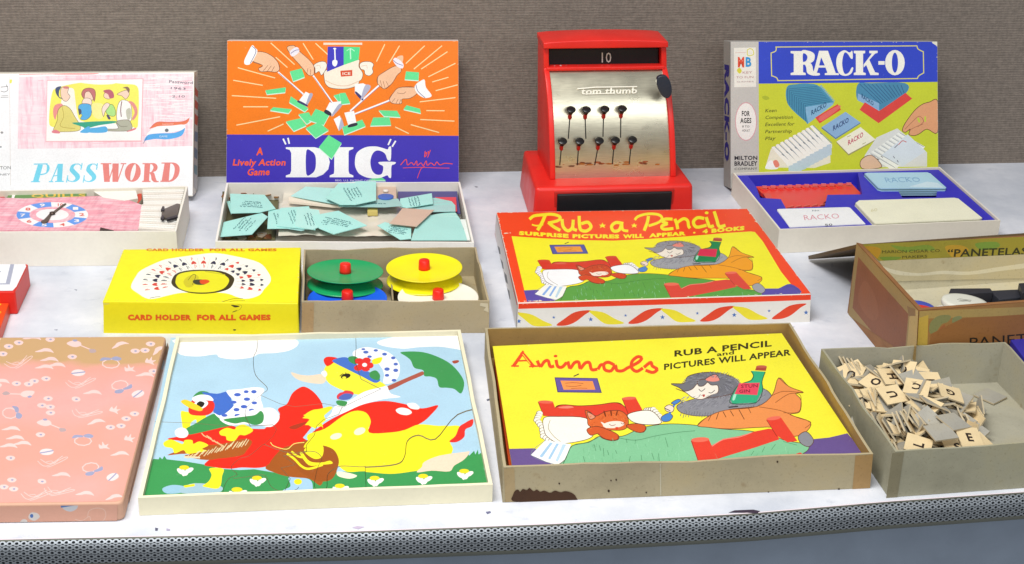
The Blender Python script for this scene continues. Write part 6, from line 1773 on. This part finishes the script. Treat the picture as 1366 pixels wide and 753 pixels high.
# drawer front let into the plinth
fpn = facade(Lc(0, -.0005, 0), Lc(GW, -.0005, 0))
dr = box(.024, GW-.024, -.004, .002, .004, hb-.007); obj('drawer', LM_(dr[0]), dr[1], mat('14161a', .3, 'plastic', .8), reg, bevel=.0015)
dr = box(.021, GW-.021, -.0015, .002, .002, hb-.0045); obj('drawer_surround', LM_(dr[0]), dr[1], mat('c02018', .35, 'enamel', .8), reg, bevel=.001)
# housing profile (y, z): convex front
x0, x1 = .0200, .1640; PY, PZ = .030, .046; ztop = .157
def curve(t):  # front plate from bottom (t=0) to top (t=1)
    a = t*RAD(74); R_ = .1205; return (PY-.002+R_*(1-c_(a))*.46, PZ+R_*s_(a))
CV = [curve(i/24) for i in range(25)]; ztop = CV[-1][1]; ytop = CV[-1][0]
capz = ztop+.0290; yr = .114; yt_ = ytop+.038
def side(xa, xb, inset=0.):
    pr_ = [(y-.0035, z) for y, z in CV]+[(ytop-.004, ztop+.002), (ytop-.002, capz), (yt_, capz), (yr, PZ)]
    k = len(pr_); v = [(xa, y, z) for y, z in pr_]+[(xb, y, z) for y, z in pr_]
    return v, [tuple(range(k)), tuple(range(2*k-1, k-1, -1))]+[(i, i+k, (i+1) % k+k, (i+1) % k) for i in range(k)]
for xa, xb in ((x0, x0+.0062), (x1-.0062, x1)):
    v, f = side(xa, xb); fixn(obj('side_panel', LM_(v), f, red, reg, bevel=.0012))
v, f = prism([Vector(p) for p in ((x0+.004, yr-.001, PZ), (x0+.004, yt_-.001, capz-.001), (x1-.004, yt_-.001, capz-.001), (x1-.004, yr-.001, PZ))], Vector((0, -.002, 0))); obj('back_panel', LM_(v), f, red, reg)
# curved metal plate
steel = mat('cac4ae', .26, 'brushed', .98, .9)
NX = 8; vs = []
for y, z in CV:
    for i in range(NX+1): vs.append((x0+.006+(x1-x0-.012)*i/NX, y, z))
fs = [(r*(NX+1)+i, r*(NX+1)+i+1, (r+1)*(NX+1)+i+1, (r+1)*(NX+1)+i) for r in range(24) for i in range(NX)]
pl_o = obj('front_plate', LM_(vs), fs, steel, reg, smooth=True)
cap_v = [(x0-.003, ytop-.008, capz-.004), (x1+.003, ytop-.008, capz-.004), (x1+.003, ytop-.008, capz+.0005), (x0-.003, ytop-.008, capz+.0005)]
# top cap: gently domed
vs, fs = [], []; n1, n2 = 14, 5
for j in range(n2+1):
    yy = ytop-.0085+(yt_-ytop+.010)*j/n2
    for i in range(n1+1):
        t = i/n1; vs.append((x0-.0008+(x1-x0+.0016)*t, yy, capz+.0048*s_(math.pi*t)**.6*(.55+.45*s_(math.pi*j/n2)**.5)+.001))
b = len(vs); vs += [(x, y, capz-.0055) for x, y, z in vs]
for j in range(n2):
    for i in range(n1): a = j*(n1+1)+i; fs += [(a, a+1, a+n1+2, a+n1+1), (b+a, b+a+n1+1, b+a+n1+2, b+a+1)]
for i in range(n1): fs += [(i, b+i, b+i+1, i+1), (n2*(n1+1)+i, n2*(n1+1)+i+1, b+n2*(n1+1)+i+1, b+n2*(n1+1)+i)]
for j in range(n2): a = j*(n1+1); fs += [(a, a+n1+1, b+a+n1+1, b+a), (a+n1, b+a+n1, b+a+2*n1+1, a+2*n1+1)]
fixn(obj('top_cap', LM_(vs), fs, red, reg, bevel=.0012))
# window: sill, sides, dark glass, number tabs
yw = ytop-.0055
for a_, b_, c1, d1 in ((x0+.003, x1-.003, ztop-.0022, ztop+.0018),):
    v, f = box(a_, b_, yw-.001, yw+.012, c1, d1); obj('window_frame', LM_(v), f, red, reg, bevel=.001)
v, f = box(x0+.008, x1-.008, yw+.012, yw+.013, ztop, capz); obj('window_back', LM_(v), f, mat('0c080a', .6, 'flat'), reg)
wp = facade(Lc(0, yw+.0112, 0), Lc(GW, yw+.0112, 0)); lettering(reg, wp, parse('@680,30,2.896\nt d0ccc0 "10" 355,155 392,155 38 0 .0'), 0.0004)
wp2 = facade(Lc(0, yw+.006, 0), Lc(GW, yw+.006, 0))
for k, (a_, b_, h_) in enumerate([(140, 146, 8), (166, 182, 8), (190, 204, 10), (216, 221, 10), (240, 244, 8), (262, 268, 9), (296, 301, 6), (322, 328, 8), (352, 356, 5), (405, 411, 7)]):
    pts = [(680+x/2.896, 30+y/2.896) for x, y in ((a_, 180), (b_, 180), (b_, 180-h_), ((a_+b_)/2, 178-h_-3), (a_, 180-h_))]
    P = [wp2.at(*p) for p in pts]; v, f = prism(P, gy*.0004); fixn(obj('number_tab', v, f, mat('d0d0d0' if k < 3 else '807c78', .5, 'flat'), reg))
def plate_hit(px, py):   # where a sight line meets the curved plate
    best = None
    for i in range(24):
        (ya, za), (yb, zb) = CV[i], CV[i+1]
        P = Lc(0, ya, za); nrm = gx.cross(Lc(0, yb, zb)-P).normalized(); h_ = hit(px, py, P, nrm)
        if za-.0006 <= h_.z <= zb+.0006: 
            if nrm.dot(gy) > 0: nrm = -nrm
            return h_, nrm, (Lc(0, yb, zb)-P).normalized()
    return None
for i, (kx, ky, sy) in enumerate([(232, 368, 450), (291, 368, 450), (362, 366, 442), (429, 364, 446), (199, 488, 552), (265, 488, 552), (340, 486, 552), (402, 484, 548), (468, 482, 548)]):
    sx = {0: 226, 1: 294, 2: 360, 3: 428, 4: 193, 5: 261, 6: 328, 7: 396, 8: 461}[i]
    r_ = plate_hit(680+kx/2.896, 30+ky/2.896)
    if not r_: print('key miss', i); continue
    P, N_, U_ = r_; e_ = plate_hit(680+sx/2.896, 30+sy/2.896)
    # slot
    pts = [plate_hit(680+(kx+(sx-kx)*t)/2.896, 30+(ky+(sy-ky)*t)/2.896) for t in (0, .25, .5, .75, 1)]
    vs, fs = [], []
    for q in pts:
        if q: vs += [q[0]+q[1]*.0004-gx*.0006, q[0]+q[1]*.0004+gx*.0006]
    fs = [(k*2, k*2+1, k*2+3, k*2+2) for k in range(len(vs)//2-1)]
    fixn(obj('lever_slot', vs, fs, mat('161210', .6, 'flat'), reg))
    dr_ = (N_*.55+Vector((0, 0, .9))).normalized()
    z_ = dr_; x_ = gx.cross(z_).normalized() if abs(gx.dot(z_)) < .9 else gy; x_ = (gx-z_*gx.dot(z_)).normalized(); y_ = z_.cross(x_)
    M = Matrix((x_, y_, z_)).transposed().to_4x4()
    lv = fixn(obj('key_lever', *lathe([(0, .0), (.0017, .0), (.0023, .002), (.0018, .008), (.0015, .012), (0, .012)], P-dr_*.002, 12, M), mat('c83024', .35, 'plastic', .8), reg, smooth=True, loc=P))
    fixn(obj('key_cap', *lathe([(0, .0150), (.0047, .0150), (.0052, .0144), (.0046, .0128), (.0027, .0122), (.0027, .0085), (0, .0085)], P-dr_*.002, 20, M), mat('1c1c1e', .28, 'plastic', .8), lv, smooth=True))
# chrome name across the plate
gv, gf = glyphs('tom thumb', .02); gx0 = min(v_[0] for v_ in gv); gx1 = max(v_[0] for v_ in gv)
vs, fs = [], []
def onplate(px, py, o_=.0008):
    q = plate_hit(px, py); return q[0]+q[1]*o_
for x, y in gv:
    t = (x-gx0)/(gx1-gx0); vs.append(onplate(680+(274+(490-274)*t+y*4)/2.896, 30+(278-4*t-y/.7*22)/2.896))
fs = list(gf)
for q in strip([(262, 257), (330, 251), (490, 249)], 4): b = len(vs); vs += [onplate(680+x/2.896, 30+y/2.896) for x, y in q]; fs.append((b, b+1, b+2, b+3))
for q in strip([(292, 278), (330, 276), (400, 274)], 3): b = len(vs); vs += [onplate(680+x/2.896, 30+y/2.896) for x, y in q]; fs.append((b, b+1, b+2, b+3))
o = obj('nameplate', vs, fs, mat('f4f0e0', .3, 'plastic', .9, .1), reg)
bm = bmesh.new(); bm.from_mesh(o.data)
for fa in bm.faces:
    if fa.normal.dot(gy) > 0: fa.normal_flip()
rg = bmesh.ops.extrude_face_region(bm, geom=bm.faces[:]); bmesh.ops.translate(bm, verts=[e for e in rg['geom'] if isinstance(e, bmesh.types.BMVert)], vec=-gy*.0008); bm.to_mesh(o.data); bm.free()
# rust line low on the plate
for i in range(30):
    rq = random.Random(i+400); xx = 170+rq.random()*430; yy = 552+rq.uniform(-8, 8)-(xx-170)*.02; r_ = rq.uniform(4, 14)
    pts = [(xx+r_*c_(a)*rq.uniform(.8, 1.6), yy+r_*.3*s_(a)) for a in (0, 1.2, 2.2, 3.4, 4.4, 5.4)]
    P = [plate_hit(680+x/2.896, 30+y/2.896) for x, y in pts]
    if all(P): fixn(obj('rust_stain', [q[0]+q[1]*.0003 for q in P], [tuple(range(6))], mat(rq.choice(['8a4a28', 'a4582c', '74503c', 'b07030']), .7, 'board', .8), reg))
# side lever paddle
kn = facade(Lc(0, .022, 0), Lc(GW, .022, 0)); pts = spline([(572, 215), (590, 206), (610, 212), (624, 240), (626, 275), (612, 294), (592, 288), (576, 262), (568, 235)])
P = [kn.at(680+x/2.896, 30+y/2.896) for x, y in pts]; v, f = prism(list(reversed(P)), gy*.006); fixn(obj('side_lever', v, f, mat('2c3240', .3, 'plastic', .8), reg, bevel=.0012))
v, f = box(.153, .160, .028, .050, .146, .151); obj('lever_arm', LM_(v), f, mat('24262c', .4, 'plastic', .7), reg)
